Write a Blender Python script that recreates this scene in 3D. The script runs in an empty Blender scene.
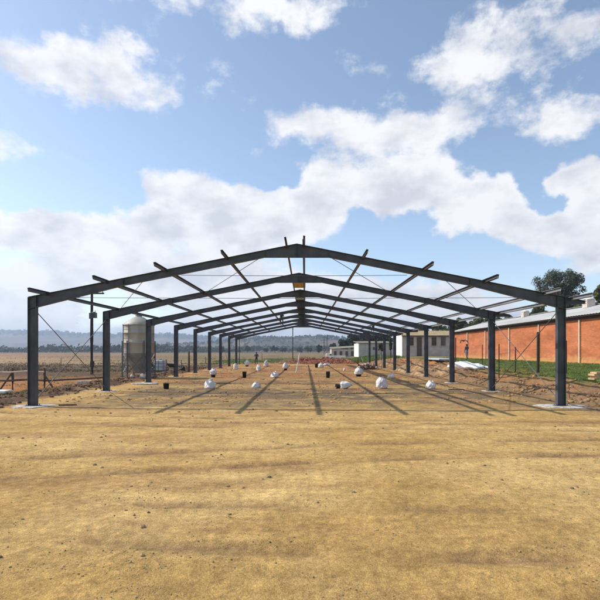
import bpy, bmesh, math, random
from mathutils import Vector, Matrix, noise
random.seed(7)
R = math.radians
S = bpy.context.scene
COL = S.collection
F = 475.0; PX = 305.0; PY = 351.0; EYE = 1.88      # focal length (photo pixels), vanishing point, eye height

def at(px, Y):            # world X of a photo column at depth Y
    return (px-PX)*Y/F
def zat(py, Y):
    return EYE+(PY-py)*Y/F

# ------------------------------------------------------------------ materials
def nset(nt, t, **kw):
    n = nt.nodes.new(t)
    for k, v in kw.items(): setattr(n, k, v)
    return n
def mat(name, col, rough=.8, metal=0., var=.18, scale=3., bump=.0, bscale=20., spec=.3, col2=None, stretch=None, trans=0., detail=6):
    m = bpy.data.materials.new(name); m.use_nodes = True
    nt = m.node_tree; L = nt.links
    b = nt.nodes['Principled BSDF']
    b.inputs['Roughness'].default_value = rough; b.inputs['Metallic'].default_value = metal
    b.inputs['Specular IOR Level'].default_value = spec
    tc = nset(nt, 'ShaderNodeTexCoord'); mp = nset(nt, 'ShaderNodeMapping')
    L.new(tc.outputs['Object'], mp.inputs['Vector'])
    if stretch: mp.inputs['Scale'].default_value = stretch
    n = nset(nt, 'ShaderNodeTexNoise'); n.inputs['Scale'].default_value = scale; n.inputs['Detail'].default_value = detail
    n.inputs['Roughness'].default_value = .65
    L.new(mp.outputs[0], n.inputs['Vector'])
    r = nset(nt, 'ShaderNodeValToRGB')
    c1 = tuple(max(0, c*(1-var*1.6)) for c in col)+(1,); c2 = tuple(c*(1+var*1.3) for c in (col2 or col))+(1,)
    r.color_ramp.elements[0].position = .3; r.color_ramp.elements[0].color = c1
    r.color_ramp.elements[1].position = .7; r.color_ramp.elements[1].color = c2
    L.new(n.outputs['Fac'], r.inputs[0]); L.new(r.outputs[0], b.inputs['Base Color'])
    if bump:
        n2 = nset(nt, 'ShaderNodeTexNoise'); n2.inputs['Scale'].default_value = bscale; n2.inputs['Detail'].default_value = 8
        L.new(mp.outputs[0], n2.inputs['Vector'])
        bp = nset(nt, 'ShaderNodeBump'); bp.inputs['Strength'].default_value = bump; bp.inputs['Distance'].default_value = .05
        L.new(n2.outputs['Fac'], bp.inputs['Height']); L.new(bp.outputs[0], b.inputs['Normal'])
    if trans:
        b.inputs['Transmission Weight'].default_value = 0
        b.inputs['Subsurface Weight'].default_value = trans
        b.inputs['Subsurface Radius'].default_value = (.05, .05, .05)
    return m
def leafmat(name, col, col2, scale=1.2):
    m = mat(name, col, .6, 0, .25, scale, col2=col2, spec=.25)
    nt = m.node_tree; b = nt.nodes['Principled BSDF']
    out = nt.nodes['Material Output']
    tr = nset(nt, 'ShaderNodeBsdfTranslucent'); mx = nset(nt, 'ShaderNodeMixShader'); mx.inputs[0].default_value = .3
    src = b.inputs['Base Color'].links[0].from_socket
    nt.links.new(src, tr.inputs['Color']); nt.links.new(b.outputs[0], mx.inputs[1]); nt.links.new(tr.outputs[0], mx.inputs[2])
    nt.links.new(mx.outputs[0], out.inputs['Surface'])
    return m
M = {}
M['steel'] = mat('primed steel', (.040, .045, .054), .45, .0, .25, 1.5, .1, 40, spec=.4, col2=(.056, .060, .068))
M['purlin'] = mat('purlin steel', (.060, .062, .068), .5, .2, .3, 1.0, .05, 40, spec=.35, col2=(.085, .086, .09), stretch=(1, .3, 1))
M['purlin_sunlit'] = mat('sunlit eave purlin', (.20, .20, .205), .45, .3, .2, 1.0, spec=.5)  # lighter purlin steel, sunlight on the right-hand purlins put into the colour
M['cable'] = mat('cable', (.12, .12, .125), .5, .4, .1)
M['concrete'] = mat('concrete', (.40, .35, .27), .9, 0, .3, 5, .8, 18, col2=(.52, .49, .44))
M['capdark'] = mat('dark ridge sheet', (.03, .032, .035), .6, 0, .2, 2)
M['captan'] = mat('tan ridge board', (.70, .50, .20), .8, 0, .2, 4)
M['capgreen'] = mat('green ridge board', (.30, .34, .10), .8, 0, .2, 4)
M['bag'] = mat('white plastic bag', (.66, .63, .61), .5, 0, .14, 5, .9, 9, spec=.4, trans=.1)
M['bagp'] = mat('pinkish plastic bag', (.64, .56, .58), .5, 0, .14, 5, .9, 9, spec=.4, trans=.1)
M['black'] = mat('black plastic', (.016, .017, .017), .5, 0, .2, 8, spec=.4)
M['brown'] = mat('brown timber', (.14, .08, .05), .85, 0, .3, 6, .3, 30)
M['wood'] = mat('weathered timber', (.12, .085, .06), .9, 0, .3, 4, .5, 30, stretch=(6, 6, 1))
M['woodl'] = mat('pale timber', (.55, .48, .38), .8, 0, .15, 6, .2, 20)
M['whitewood'] = mat('white painted board', (.75, .71, .64), .7, 0, .1, 5)
M['silo'] = mat('silo sheet', (.37, .355, .285), .55, 0, .16, 1.6, .1, 30, stretch=(1, 1, .35), col2=(.34, .33, .28))
M['silodark'] = mat('silo hopper', (.24, .24, .21), .6, 0, .2, 2, .1, 30)
M['pole'] = mat('creosoted pole', (.045, .037, .032), .85, 0, .25, 5, .3, 40, stretch=(4, 4, .5))
M['grey'] = mat('grey equipment', (.10, .11, .12), .5, .2, .2, 5)
M['ceramic'] = mat('insulator', (.3, .28, .26), .3, 0, .1)
M['roof'] = mat('pale roof sheet', (.40, .39, .37), .6, 0, .15, .6, .05, 10, col2=(.44, .43, .41), stretch=(1, .3, 1))
M['roofend'] = mat('dark eave', (.06, .045, .04), .8, 0, .2)
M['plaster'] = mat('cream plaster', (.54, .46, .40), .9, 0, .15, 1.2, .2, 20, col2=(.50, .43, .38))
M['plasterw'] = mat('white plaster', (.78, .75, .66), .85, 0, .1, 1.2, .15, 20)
M['tanroof'] = mat('tan roof', (.40, .29, .15), .8, 0, .2, 1, col2=(.34, .26, .15))
M['olroof'] = mat('weathered grey roof', (.22, .20, .14), .85, 0, .25, 1)
M['window'] = mat('window pane', (.05, .05, .06), .15, 0, .3, 1, spec=.6)
M['frame'] = mat('window frame', (.16, .11, .09), .7)
M['door_or_opening'] = mat('door_or_opening', (.11, .07, .06), .7)
M['drain'] = mat('pale downpipe', (.62, .50, .36), .6, 0, .1)
M['bark'] = mat('bark', (.16, .13, .10), .9, 0, .3, 4, .5, 20, stretch=(3, 3, .6))
M['leaf_blue'] = leafmat('eucalyptus leaves', (.050, .064, .044), (.105, .125, .085))
M['leaf_olive'] = leafmat('olive leaves', (.050, .062, .024), (.12, .125, .05))
M['leaf_dark'] = leafmat('dark leaves', (.028, .036, .022), (.055, .07, .038))
M['leaf_green'] = leafmat('green leaves', (.05, .075, .02), (.09, .13, .035))
M['wood_far'] = leafmat('far wood foliage', (.035, .045, .026), (.075, .085, .045), .05)
M['grass'] = leafmat('grass blades', (.075, .125, .026), (.16, .21, .055), .5)
M['weeds'] = leafmat('weeds', (.07, .11, .03), (.13, .17, .05), 2)
M['drygrass'] = leafmat('dry grass', (.22, .16, .08), (.36, .28, .14), .5)
M['clod'] = mat('dark soil clods', (.13, .082, .055), .97, 0, .5, 2.0, .8, 25, col2=(.20, .12, .075), spec=.1)
M['clodb'] = mat('brown soil clods', (.24, .145, .075), .95, 0, .4, 2, .5, 12, col2=(.32, .2, .10))
M['stone'] = mat('sand coloured stones', (.20, .14, .075), .95, 0, .45, 1.7, .4, 15, col2=(.32, .235, .13))
M['redsoil'] = mat('red soil', (.20, .075, .045), .95, 0, .4, 1.6, .8, 6, col2=(.26, .12, .07))
M['brickloose'] = mat('loose red bricks', (.28, .09, .05), .9, 0, .35, 1.5, col2=(.36, .14, .08))
M['tank'] = mat('grey white tank', (.46, .48, .52), .5, 0, .15, 3)
M['sheet'] = mat('pale blue roofing sheet', (.56, .62, .66), .5, 0, .1, 1)
M['wrap'] = mat('white plastic sheeting', (.85, .86, .88), .45, 0, .06, 3, .6, 6, spec=.4)
M['skin'] = mat('skin', (.10, .055, .035), .6)
M['hair'] = mat('hair', (.012, .010, .009), .8)
M['cloth_navy'] = mat('navy cloth', (.016, .020, .045), .9, 0, .2, 8)
M['cloth_dark'] = mat('charcoal cloth', (.018, .018, .022), .9, 0, .2, 8)
M['cloth_blue'] = mat('blue grey cloth', (.10, .13, .20), .9, 0, .2, 8)
M['cloth_white'] = mat('white cloth', (.6, .6, .58), .9, 0, .1, 8)
M['cloth_teal'] = mat('teal cloth', (.05, .09, .10), .9, 0, .2, 8)
M['mound_paint'] = mat('painted metal', (.62, .60, .55), .5, 0, .1)
M['cleat'] = M['steel']

# brick wall material (bricks laid in the wall's own YZ plane)
def brickmat():
    m = bpy.data.materials.new('red brick'); m.use_nodes = True; nt = m.node_tree; L = nt.links
    b = nt.nodes['Principled BSDF']; b.inputs['Roughness'].default_value = .92; b.inputs['Specular IOR Level'].default_value = .15
    tc = nset(nt, 'ShaderNodeTexCoord'); sp = nset(nt, 'ShaderNodeSeparateXYZ'); L.new(tc.outputs['Object'], sp.inputs[0])
    cb = nset(nt, 'ShaderNodeCombineXYZ')
    ad = nset(nt, 'ShaderNodeMath', operation='ADD'); L.new(sp.outputs['X'], ad.inputs[0]); L.new(sp.outputs['Y'], ad.inputs[1])
    L.new(ad.outputs[0], cb.inputs['X']); L.new(sp.outputs['Z'], cb.inputs['Y'])
    br = nset(nt, 'ShaderNodeTexBrick'); L.new(cb.outputs[0], br.inputs['Vector'])
    br.inputs['Scale'].default_value = 1; br.inputs['Brick Width'].default_value = .23; br.inputs['Row Height'].default_value = .086
    br.inputs['Mortar Size'].default_value = .008
    br.inputs['Color1'].default_value = (.41, .115, .045, 1); br.inputs['Color2'].default_value = (.50, .155, .062, 1)
    br.inputs['Mortar'].default_value = (.42, .22, .12, 1)
    n = nset(nt, 'ShaderNodeTexNoise'); n.inputs['Scale'].default_value = .9; n.inputs['Detail'].default_value = 8; n.inputs['Roughness'].default_value = .7
    mp = nset(nt, 'ShaderNodeMapping'); mp.inputs['Scale'].default_value = (1, .35, 1.3); L.new(tc.outputs['Object'], mp.inputs[0]); L.new(mp.outputs[0], n.inputs['Vector'])
    mr = nset(nt, 'ShaderNodeMapRange'); mr.inputs[1].default_value = .3; mr.inputs[2].default_value = .7; mr.inputs[3].default_value = .58; mr.inputs[4].default_value = 1.22
    L.new(n.outputs['Fac'], mr.inputs[0])
    mu = nset(nt, 'ShaderNodeMix', data_type='RGBA', blend_type='MULTIPLY'); mu.inputs[0].default_value = 1
    L.new(br.outputs['Color'], mu.inputs[6]); L.new(mr.outputs[0], mu.inputs[7])
    # sandy splash stain low on the wall, ragged edge
    n2 = nset(nt, 'ShaderNodeTexNoise'); n2.inputs['Scale'].default_value = 1.6; n2.inputs['Detail'].default_value = 8; L.new(tc.outputs['Object'], n2.inputs['Vector'])
    a = nset(nt, 'ShaderNodeMath', operation='MULTIPLY_ADD'); L.new(n2.outputs['Fac'], a.inputs[0]); a.inputs[1].default_value = 1.3; L.new(sp.outputs['Z'], a.inputs[2])
    mr2 = nset(nt, 'ShaderNodeMapRange', interpolation_type='SMOOTHSTEP'); mr2.inputs[1].default_value = 1.75; mr2.inputs[2].default_value = 2.25; mr2.inputs[3].default_value = .6; mr2.inputs[4].default_value = 0
    L.new(a.outputs[0], mr2.inputs[0])
    m2 = nset(nt, 'ShaderNodeMix', data_type='RGBA'); L.new(mr2.outputs[0], m2.inputs[0]); L.new(mu.outputs[2], m2.inputs[6]); m2.inputs[7].default_value = (.5, .30, .11, 1)
    L.new(m2.outputs[2], b.inputs['Base Color'])
    return m
M['brick'] = brickmat()

# ------------------------------------------------------------------ mesh building
class MB:
    def __init__(s): s.v = []; s.f = []; s.sm = []
    def add(s, vs, fs, smooth=False):
        o = len(s.v); s.v += [tuple(p) for p in vs]; s.f += [[i+o for i in f] for f in fs]; s.sm += [smooth]*len(fs)
    def box(s, c, d, rot=None):
        x, y, z = (k/2 for k in d); vs = [Vector((a*x, b*y, e*z)) for a in (-1, 1) for b in (-1, 1) for e in (-1, 1)]
        if rot is not None: vs = [rot @ p for p in vs]
        c = Vector(c)
        s.add([p+c for p in vs], [[0, 1, 3, 2], [4, 6, 7, 5], [0, 4, 5, 1], [2, 3, 7, 6], [0, 2, 6, 4], [1, 5, 7, 3]])
    def bar(s, a, b, w, h):       # rectangular bar from a to b
        a = Vector(a); b = Vector(b); d = b-a
        q = d.to_track_quat('X', 'Z').to_matrix()
        s.box((a+b)/2, (d.length, w, h), q)
    def tube(s, pts, rad, n=8, cap=True):
        pts = [Vector(p) for p in pts]
        if not hasattr(rad, '__len__'): rad = [rad]*len(pts)
        rings = []
        for i, p in enumerate(pts):
            d = (pts[min(i+1, len(pts)-1)]-pts[max(i-1, 0)])
            q = d.to_track_quat('Z', 'Y').to_matrix()
            rings += [p+q @ Vector((math.cos(2*math.pi*k/n)*rad[i], math.sin(2*math.pi*k/n)*rad[i], 0)) for k in range(n)]
        fs = [[i*n+k, i*n+(k+1) % n, (i+1)*n+(k+1) % n, (i+1)*n+k] for i in range(len(pts)-1) for k in range(n)]
        s.add(rings, fs, True)
        if cap: s.add(rings[:n], [list(range(n))[::-1]]); s.add(rings[-n:], [list(range(n))])
    def lathe(s, c, prof, n=32, squash=None):
        c = Vector(c); vs = []
        for r, z in prof: vs += [c+Vector((math.cos(2*math.pi*k/n)*r, math.sin(2*math.pi*k/n)*r, z)) for k in range(n)]
        fs = [[i*n+k, i*n+(k+1) % n, (i+1)*n+(k+1) % n, (i+1)*n+k] for i in range(len(prof)-1) for k in range(n)]
        s.add(vs, fs, True)
    def prism(s, poly, y0, y1):   # polygon in XZ extruded along Y
        n = len(poly); vs = [(x, y0, z) for x, z in poly]+[(x, y1, z) for x, z in poly]
        s.add(vs, [list(range(n))[::-1], list(range(n, 2*n))]+[[i, (i+1) % n, (i+1) % n+n, i+n] for i in range(n)])
    def build(s, name, m, parent=None, loc=None, origin=None):
        me = bpy.data.meshes.new(name)
        vs = s.v
        if origin is not None: vs = [(x-origin[0], y-origin[1], z-origin[2]) for x, y, z in vs]
        me.from_pydata(vs, [], s.f); me.update()
        me.polygons.foreach_set('use_smooth', s.sm)
        if isinstance(m, (list, tuple)):
            for k in m: me.materials.append(k)
        else: me.materials.append(m)
        o = bpy.data.objects.new(name, me); COL.objects.link(o)
        if origin is not None: o.location = origin
        if loc is not None: o.location = loc
        if parent is not None: o.parent = parent
        return o
def fixn(o):
    bm = bmesh.new(); bm.from_mesh(o.data); bmesh.ops.recalc_face_normals(bm, faces=bm.faces); bm.to_mesh(o.data); bm.free(); return o
def tag(o, label, cat, group=None, kind=None):
    if label: o['label'] = label
    if cat: o['category'] = cat
    if group: o['group'] = group
    if kind: o['kind'] = kind
    return o
def thing(name, label, cat, loc=(0, 0, 0), rz=0, group=None):
    o = bpy.data.objects.new(name, None); COL.objects.link(o); o.location = loc; o.rotation_euler = (0, 0, rz); o.empty_display_size = .2
    return tag(o, label, cat, group)
def struct(o): o['kind'] = 'structure'; return o
def sstep(a, b, x):
    t = max(0, min(1, (x-a)/(b-a))); return t*t*(3-2*t)
def fbm(x, y, z=0, o=4): return noise.fractal(Vector((x, y, z)), 1.0, 2.0, o)

# ------------------------------------------------------------------ terrain
def hills(x, y):
    h = 0
    # far plateau on the left
    if y > 1500:
        px = PX+F*x/y
        prof = 108-.14*max(0, px)+10*fbm(px*.02, 3)+5*fbm(px*.09, 7)
        if px > 190: prof *= 1-.42*sstep(190, 260, px)
        if px < 0: prof += 12*sstep(0, -300, px)
        h += max(0, prof)*sstep(1700, 2700, y)*(1-.3*sstep(2900, 3900, y))
    # nearer wooded rise behind the middle of the site
    if 500 < y < 2600:
        cx = x+15
        h += 37*math.exp(-((cx+60)/230)**2)*math.exp(-((y-1350)/330)**2)*(1+.25*fbm(x*.006, y*.004, 4))
        h += 24*math.exp(-((x-330)/260)**2)*math.exp(-((y-1250)/300)**2)
        h += 10*math.exp(-((x+420)/160)**2)*math.exp(-((y-1300)/260)**2)
    return h
RUTS = [(13.0, -.10, .006), (11.6, -.10, .006), (9.3, .16, -.004), (7.9, .16, -.004), (12.4, .03, -.012), (5.6, -.05, .02), (4.4, -.05, .02)]
def ruts(x, y):
    if y > 15 or y < 2: return 0, 0
    d = 0; c = 0
    for k, (a, b, q) in enumerate(RUTS):
        u = y-(a+b*x+q*x*x+.10*math.sin(x*.5+k//2)); w = .13
        br = sstep(-.35, .25, fbm(x*.5, k//2*3.1, 70))
        d += (-.03*math.exp(-(u/w)**2)+.012*math.exp(-((abs(u)-.2)/.07)**2))*br
        c = max(c, math.exp(-(u/w)**2)*br)
    return d, c
def H(x, y):
    pad = sstep(-10.6, -10.0, x)*(1-sstep(9.7, 10.6, x))*(1-sstep(66, 74, y))
    z = .012*fbm(x*.8, y*.8, 1)+.02*fbm(x*.2, y*.25, 2)
    if y < 90 and abs(x) < 40: z += .006*fbm(x*3, y*3, 5)
    z += ruts(x, y)[0]
    if y < 20 and abs(x) < 12: z += .010*fbm(x*1.7, y*1.7, 33)
    rough = 1-pad
    far = sstep(80, 200, y)
    # right bank
    b = .30*sstep(9.6, 11.2, x)+.33*sstep(11, 13.2, x)+.37*sstep(13, 20, x)
    b *= (1-.5*far)
    z += b
    # heaps of dug soil on the right behind columns four to eight
    if 8.5 < x < 18 and 22 < y < 70:
        z += .45*max(0, fbm(x*.45, y*.22, 9)+.25)*sstep(9.4, 10.6, x)*(1-sstep(13, 16, x))*sstep(26, 34, y)
    if x > 9.4 and x < 13.5 and y < 75: z += .10*fbm(x*1.2, y*1.2, 3)*sstep(9.4, 10.5, x)
    # left berm
    if x < -9.6 and y < 80:
        z += (.14*math.exp(-((x+11.4)/.75)**2)*(1+.8*fbm(x*.9, y*.7, 6))+.07*fbm(x*1.6, y*1.6, 8))*sstep(-9.8, -10.7, x)*(1-sstep(40, 60, y))
        z -= .12*sstep(-11.8, -14, x)
    if x < -40 or y > 110: z += .25*fbm(x*.01, y*.01, 4)*rough
    return z+hills(x, y)
def mixc(a, b, t): return tuple(a[i]*(1-t)+b[i]*t for i in range(3))
SAND = (.51, .320, .110); SAND2 = (.63, .420, .165); GRAV = (.185, .135, .080); ORNG = (.42, .185, .066); RED = (.28, .12, .055)
DARK = (.125, .080, .052); TAN = (.38, .255, .145); PINK = (.30, .165, .10); OLIVE = (.120, .090, .050); DBR = (.13, .075, .045); GREEN = (.09, .14, .032); GRN2 = (.12, .13, .05)
BRN = (.27, .165, .085)
def gcol(x, y):
    n1 = fbm(x*.35, y*.35, 11); n2 = fbm(x*1.3, y*1.3, 12); n3 = fbm(x*.12, y*.12, 13)
    n4 = fbm(x*.25, y*.9, 21)
    if y < 900 and -10.7 < x < 10.7 and y < 74 or y < 3:
        c = mixc(SAND, SAND2, min(1, max(0, .5+n1+.4*n4)))
        g = 0
        for y0, y1, s in ((16.2, 18.2, .35), (19.2, 23.6, .95), (27.0, 30.0, .75), (34, 38, .5)):
            g = max(g, s*sstep(y0-1.0, y0+.6, y+1.2*n1)*(1-sstep(y1-.6, y1+1.0, y+1.2*n1)))
        g = min(1, g+.42*sstep(13.5, 16.5, y+n1)*(1-sstep(40, 55, y)))
        g *= sstep(-.75, .35, n2*.9+n1*.5+.2+.4*fbm(x*2.6, y*2.6, 44))
        g *= sstep(-9.5, -7.5, x+n1)
        c = mixc(c, GRAV, g)
        o = sstep(20, 38, y+4*n3)*.95*sstep(-.3, .45, n1+n4*.6+.1)
        c = mixc(c, ORNG, o)
        r = sstep(30, 50, y+5*n1)*sstep(-.45, .3, n1+n4)
        c = mixc(c, RED, r*.7)
        c = mixc(c, BRN, .6*sstep(7.4, 9.8, x+n1))
        c = mixc(c, mixc(ORNG, BRN, .5), .38*sstep(.02, .42, fbm(x*.22, y*1.1, 61)))
        c = mixc(c, mixc(BRN, DARK, .3), .7*ruts(x, y)[1])
        e = sstep(-10.1, -10.6, x-.5*n2)
        c = mixc(c, DARK, e)
        c = mixc(c, BRN, sstep(9.6, 10.4, x+.5*n2))
        c = mixc(c, RED, .8*sstep(66, 71, y))
    elif x <= -10.6 or (x < 10 and y >= 74):
        if x <= -10 and y < 74:
            bands = [(15, mixc(ORNG, DARK, .35)), (26, ORNG), (32, mixc(ORNG, BRN, .5)), (40, DBR), (50, mixc(OLIVE, DBR, .5)), (66, OLIVE), (72, TAN)]
        else: bands = [(72, TAN)]
        yy = y+3*n1+2*n3
        c = bands[0][1]
        for k in range(len(bands)-1):
            a, b = bands[k], bands[k+1]
            if yy > a[0]: c = mixc(a[1], b[1], min(1, (yy-a[0])/(b[0]-a[0])))
        if yy > bands[-1][0]: c = bands[-1][1]
        if x <= -10:
            t = sstep(-14.0, -12.2, x+.8*n2)*(1-sstep(40, 52, y))
            c = mixc(c, mixc(DARK, BRN, max(0, min(1, .35+n1))), t*.9)
            c = mixc(c, RED, .8*sstep(0, .5, n1)*sstep(-24, -14, x)*sstep(36, 42, y)*(1-sstep(52, 60, y)))
        # far fields
        m = sstep(90, 140, y); n5 = fbm(x*.012, y*.02, 31)
        c = mixc(c, mixc(PINK, TAN, min(1, max(0, .5+1.4*n5))), m)
        cen = sstep(-45, -12, x*60/max(60, y))*(1-sstep(20, 60, x))
        c = mixc(c, mixc(GRN2, PINK, max(0, min(1, .35+n3))), cen*sstep(73, 84, y)*.8)
        c = mixc(c, OLIVE, .85*sstep(330, 480, y))
    else:
        c = mixc(BRN, ORNG, max(0, min(1, .4+n1)))
        c = mixc(c, DARK, .5*sstep(.1, .5, n2+.3*n1))
        g = sstep(11.6, 12.8, x+1.0*n1)*(1-.35*sstep(0, .5, n1))*(1-sstep(66, 90, y))
        if y > 40: g *= sstep(14, 16.5, x+n1)
        c = mixc(c, GREEN, g)
        c = mixc(c, (.45, .32, .16), .7*sstep(18.6, 19.5, x+.4*n2)*(1-sstep(22, 26, x))*sstep(-.4, .2, n1))
        c = mixc(c, mixc(GRN2, TAN, max(0, min(1, .4+n3))), sstep(66, 90, y))
        c = mixc(c, OLIVE, .8*sstep(300, 450, y))
    if y > 1000: c = mixc(mixc(OLIVE, TAN, max(0, min(1, .35+fbm(x*.004, y*.004, 3)))), (.05, .06, .035), max(0, min(1, .5+fbm(x*.008, y*.006, 8))))
    return c
def axis(lo, hi, flo, fhi, step, growth=1.12):
    c = [flo+i*step for i in range(int((fhi-flo)/step)+1)]
    s = step; a = c[-1]
    while a < hi: s *= growth; a += s; c.append(min(a, hi))
    s = step; a = c[0]; pre = []
    while a > lo: s *= growth; a -= s; pre.append(max(a, lo))
    return pre[::-1]+c
xs = axis(-3900, 3900, -14, 16, .13, 1.055); ys = [y_ for y_ in axis(-60, 16.4, 2.5, 16.3, .12, 1.2) if y_ < 16.4]+axis(16.5, 3900, 16.5, 50, .2, 1.027)
gm = MB(); nx = len(xs)
vv = []; cc = []
for y in ys:
    for x in xs:
        vv.append((x, y, H(x, y))); cc.append(gcol(x, y)+(1,))
ff = [[j*nx+i, j*nx+i+1, (j+1)*nx+i+1, (j+1)*nx+i] for j in range(len(ys)-1) for i in range(nx-1)]
me = bpy.data.meshes.new('ground'); me.from_pydata(vv, [], ff); me.update()
me.polygons.foreach_set('use_smooth', [True]*len(ff))
ca = me.color_attributes.new('soil', 'FLOAT_COLOR', 'POINT'); ca.data.foreach_set('color', [k for c in cc for k in c])
ground = bpy.data.objects.new('ground', me); COL.objects.link(ground); struct(ground)
def groundmat():
    m = bpy.data.materials.new('ground soil'); m.use_nodes = True; nt = m.node_tree; L = nt.links
    b = nt.nodes['Principled BSDF']; b.inputs['Roughness'].default_value = .95; b.inputs['Specular IOR Level'].default_value = .12
    at_ = nset(nt, 'ShaderNodeAttribute', attribute_name='soil')
    tc = nset(nt, 'ShaderNodeTexCoord')
    def nz(sc, det=8, stretch=None, rough=.65, dist=0):
        n = nset(nt, 'ShaderNodeTexNoise'); n.inputs['Scale'].default_value = sc; n.inputs['Detail'].default_value = det; n.inputs['Roughness'].default_value = rough; n.inputs['Distortion'].default_value = dist
        if stretch:
            mp = nset(nt, 'ShaderNodeMapping'); mp.inputs['Scale'].default_value = stretch[:3]; mp.inputs['Rotation'].default_value = (0, 0, stretch[3]); L.new(tc.outputs['Object'], mp.inputs[0]); L.new(mp.outputs[0], n.inputs['Vector'])
        else: L.new(tc.outputs['Object'], n.inputs['Vector'])
        return n.outputs['Fac']
    def rng(s, a, b_, c, d):
        mr = nset(nt, 'ShaderNodeMapRange'); mr.inputs[1].default_value = a; mr.inputs[2].default_value = b_; mr.inputs[3].default_value = c; mr.inputs[4].default_value = d; L.new(s, mr.inputs[0]); return mr.outputs[0]
    def mul(a, f):
        mu = nset(nt, 'ShaderNodeMix', data_type='RGBA', blend_type='MULTIPLY'); mu.inputs[0].default_value = 1; L.new(a, mu.inputs[6]); L.new(f, mu.inputs[7]); return mu.outputs[2]
    c = mul(at_.outputs['Color'], rng(nz(9), .3, .7, .70, 1.28))
    c = mul(c, rng(nz(1.1, 6), .3, .7, .80, 1.18))
    c = mul(c, rng(nz(1.3, 7, (.55, 1.5, 1, .12), dist=.8), .35, .65, .88, 1.10))
    c = mul(c, rng(nz(60, 3), .3, .75, .70, 1.25))
    c = mul(c, rng(nz(3.2, 8, None, .75), .32, .6, .82, 1.06))
    v2 = nset(nt, 'ShaderNodeTexVoronoi'); v2.inputs['Scale'].default_value = 120; v2.inputs['Randomness'].default_value = 1; L.new(tc.outputs['Object'], v2.inputs['Vector'])
    c = mul(c, rng(v2.outputs['Color'], 0, 1, .74, 1.22))
    # crumbs of darker earth lying in the sand
    vo = nset(nt, 'ShaderNodeTexVoronoi'); vo.inputs['Scale'].default_value = 16; L.new(tc.outputs['Object'], vo.inputs['Vector'])
    cr = nset(nt, 'ShaderNodeMath', operation='MULTIPLY'); L.new(rng(vo.outputs['Distance'], .14, .24, 1, 0), cr.inputs[0]); L.new(rng(nz(.9, 5), .5, .62, 0, .7), cr.inputs[1])
    mx = nset(nt, 'ShaderNodeMix', data_type='RGBA'); L.new(cr.outputs[0], mx.inputs[0]); L.new(c, mx.inputs[6]); mx.inputs[7].default_value = (.14, .09, .05, 1)
    L.new(mx.outputs[2], b.inputs['Base Color'])
    s1 = nz(5, 10, None, .7); s2 = nz(38, 6, None, .7)
    a1 = nset(nt, 'ShaderNodeMath', operation='MULTIPLY_ADD'); L.new(s2, a1.inputs[0]); a1.inputs[1].default_value = .12; L.new(s1, a1.inputs[2])
    a0 = nset(nt, 'ShaderNodeMath', operation='MULTIPLY_ADD'); L.new(v2.outputs['Distance'], a0.inputs[0]); a0.inputs[1].default_value = -.08; L.new(a1.outputs[0], a0.inputs[2]); a1 = a0
    # tyre ruts, stretched along the drive direction
    s3 = nz(1.6, 6, (.6, 1.6, 1, .10), dist=.7)
    a2 = nset(nt, 'ShaderNodeMath', operation='MULTIPLY_ADD'); L.new(s3, a2.inputs[0]); a2.inputs[1].default_value = 1.1; L.new(a1.outputs[0], a2.inputs[2])
    bp = nset(nt, 'ShaderNodeBump'); bp.inputs['Strength'].default_value = .7; bp.inputs['Distance'].default_value = .09
    L.new(a2.outputs[0], bp.inputs['Height']); L.new(bp.outputs[0], b.inputs['Normal'])
    return m
me.materials.append(groundmat())

# ------------------------------------------------------------------ stones, clods, grass (uncountable)
def lump(mb, c, r, rnd, flat=.7, sub=1):
    c = Vector(c)
    # irregular octahedron-like lump
    t = (1+5**.5)/2
    base = [(-1, t, 0), (1, t, 0), (-1, -t, 0), (1, -t, 0), (0, -1, t), (0, 1, t), (0, -1, -t), (0, 1, -t), (t, 0, -1), (t, 0, 1), (-t, 0, -1), (-t, 0, 1)]
    fs = [(0, 11, 5), (0, 5, 1), (0, 1, 7), (0, 7, 10), (0, 10, 11), (1, 5, 9), (5, 11, 4), (11, 10, 2), (10, 7, 6), (7, 1, 8), (3, 9, 4), (3, 4, 2), (3, 2, 6), (3, 6, 8), (3, 8, 9), (4, 9, 5), (2, 4, 11), (6, 2, 10), (8, 6, 7), (9, 8, 1)]
    q = Matrix.Rotation(rnd.random()*6.28, 3, 'Z') @ Matrix.Rotation(rnd.random()*6.28, 3, 'X')
    sx, sy, sz = rnd.uniform(.7, 1.3), rnd.uniform(.7, 1.2), flat
    vs = []
    for b in base:
        p = q @ (Vector(b).normalized()*rnd.uniform(.75, 1.15)); vs.append(c+Vector((p.x*sx*r, p.y*sy*r, p.z*sz*r)))
    mb.add(vs, fs, False)
rnd = random.Random(3)
mb = MB()
for i in range(5200):            # small stones over the pad
    Y = 3+58*rnd.random()**1.6; x = rnd.uniform(-10, 10)
    if abs(x)/Y > .75: continue
    g = fbm(x*.35, Y*.35, 11)
    if rnd.random() > .35+g: continue
    r = .008+.028*rnd.random()**3
    if Y > 14: r *= 1.5
    lump(mb, (x, Y, H(x, Y)+r*.2), r, rnd)
tag(mb.build('pebbles', M['stone']), 'small tan stones and crumbs scattered over the sandy pad', 'pebbles', kind='stuff')
mb = MB(); rnd = random.Random(56)
for i in range(9000):
    Y = 17+50*rnd.random()**1.3; x = rnd.uniform(-9.6, 9.6)
    if fbm(x*.5, Y*.4, 84)+.5*fbm(x*1.7, Y*1.2, 85) < .02: continue
    r = .015+.07*rnd.random()**5
    lump(mb, (x, Y, H(x, Y)+r*.15), r, rnd, .6)
tag(mb.build('soil_crumbs', mat('orange brown crumbs', (.30, .16, .07), .95, 0, .45, .9, .5, 15, col2=(.40, .23, .10))), 'loose orange brown soil crumbs lying over the pad under the steel frame', 'soil crumbs', kind='stuff')
mb = MB(); rnd = random.Random(55)
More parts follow.
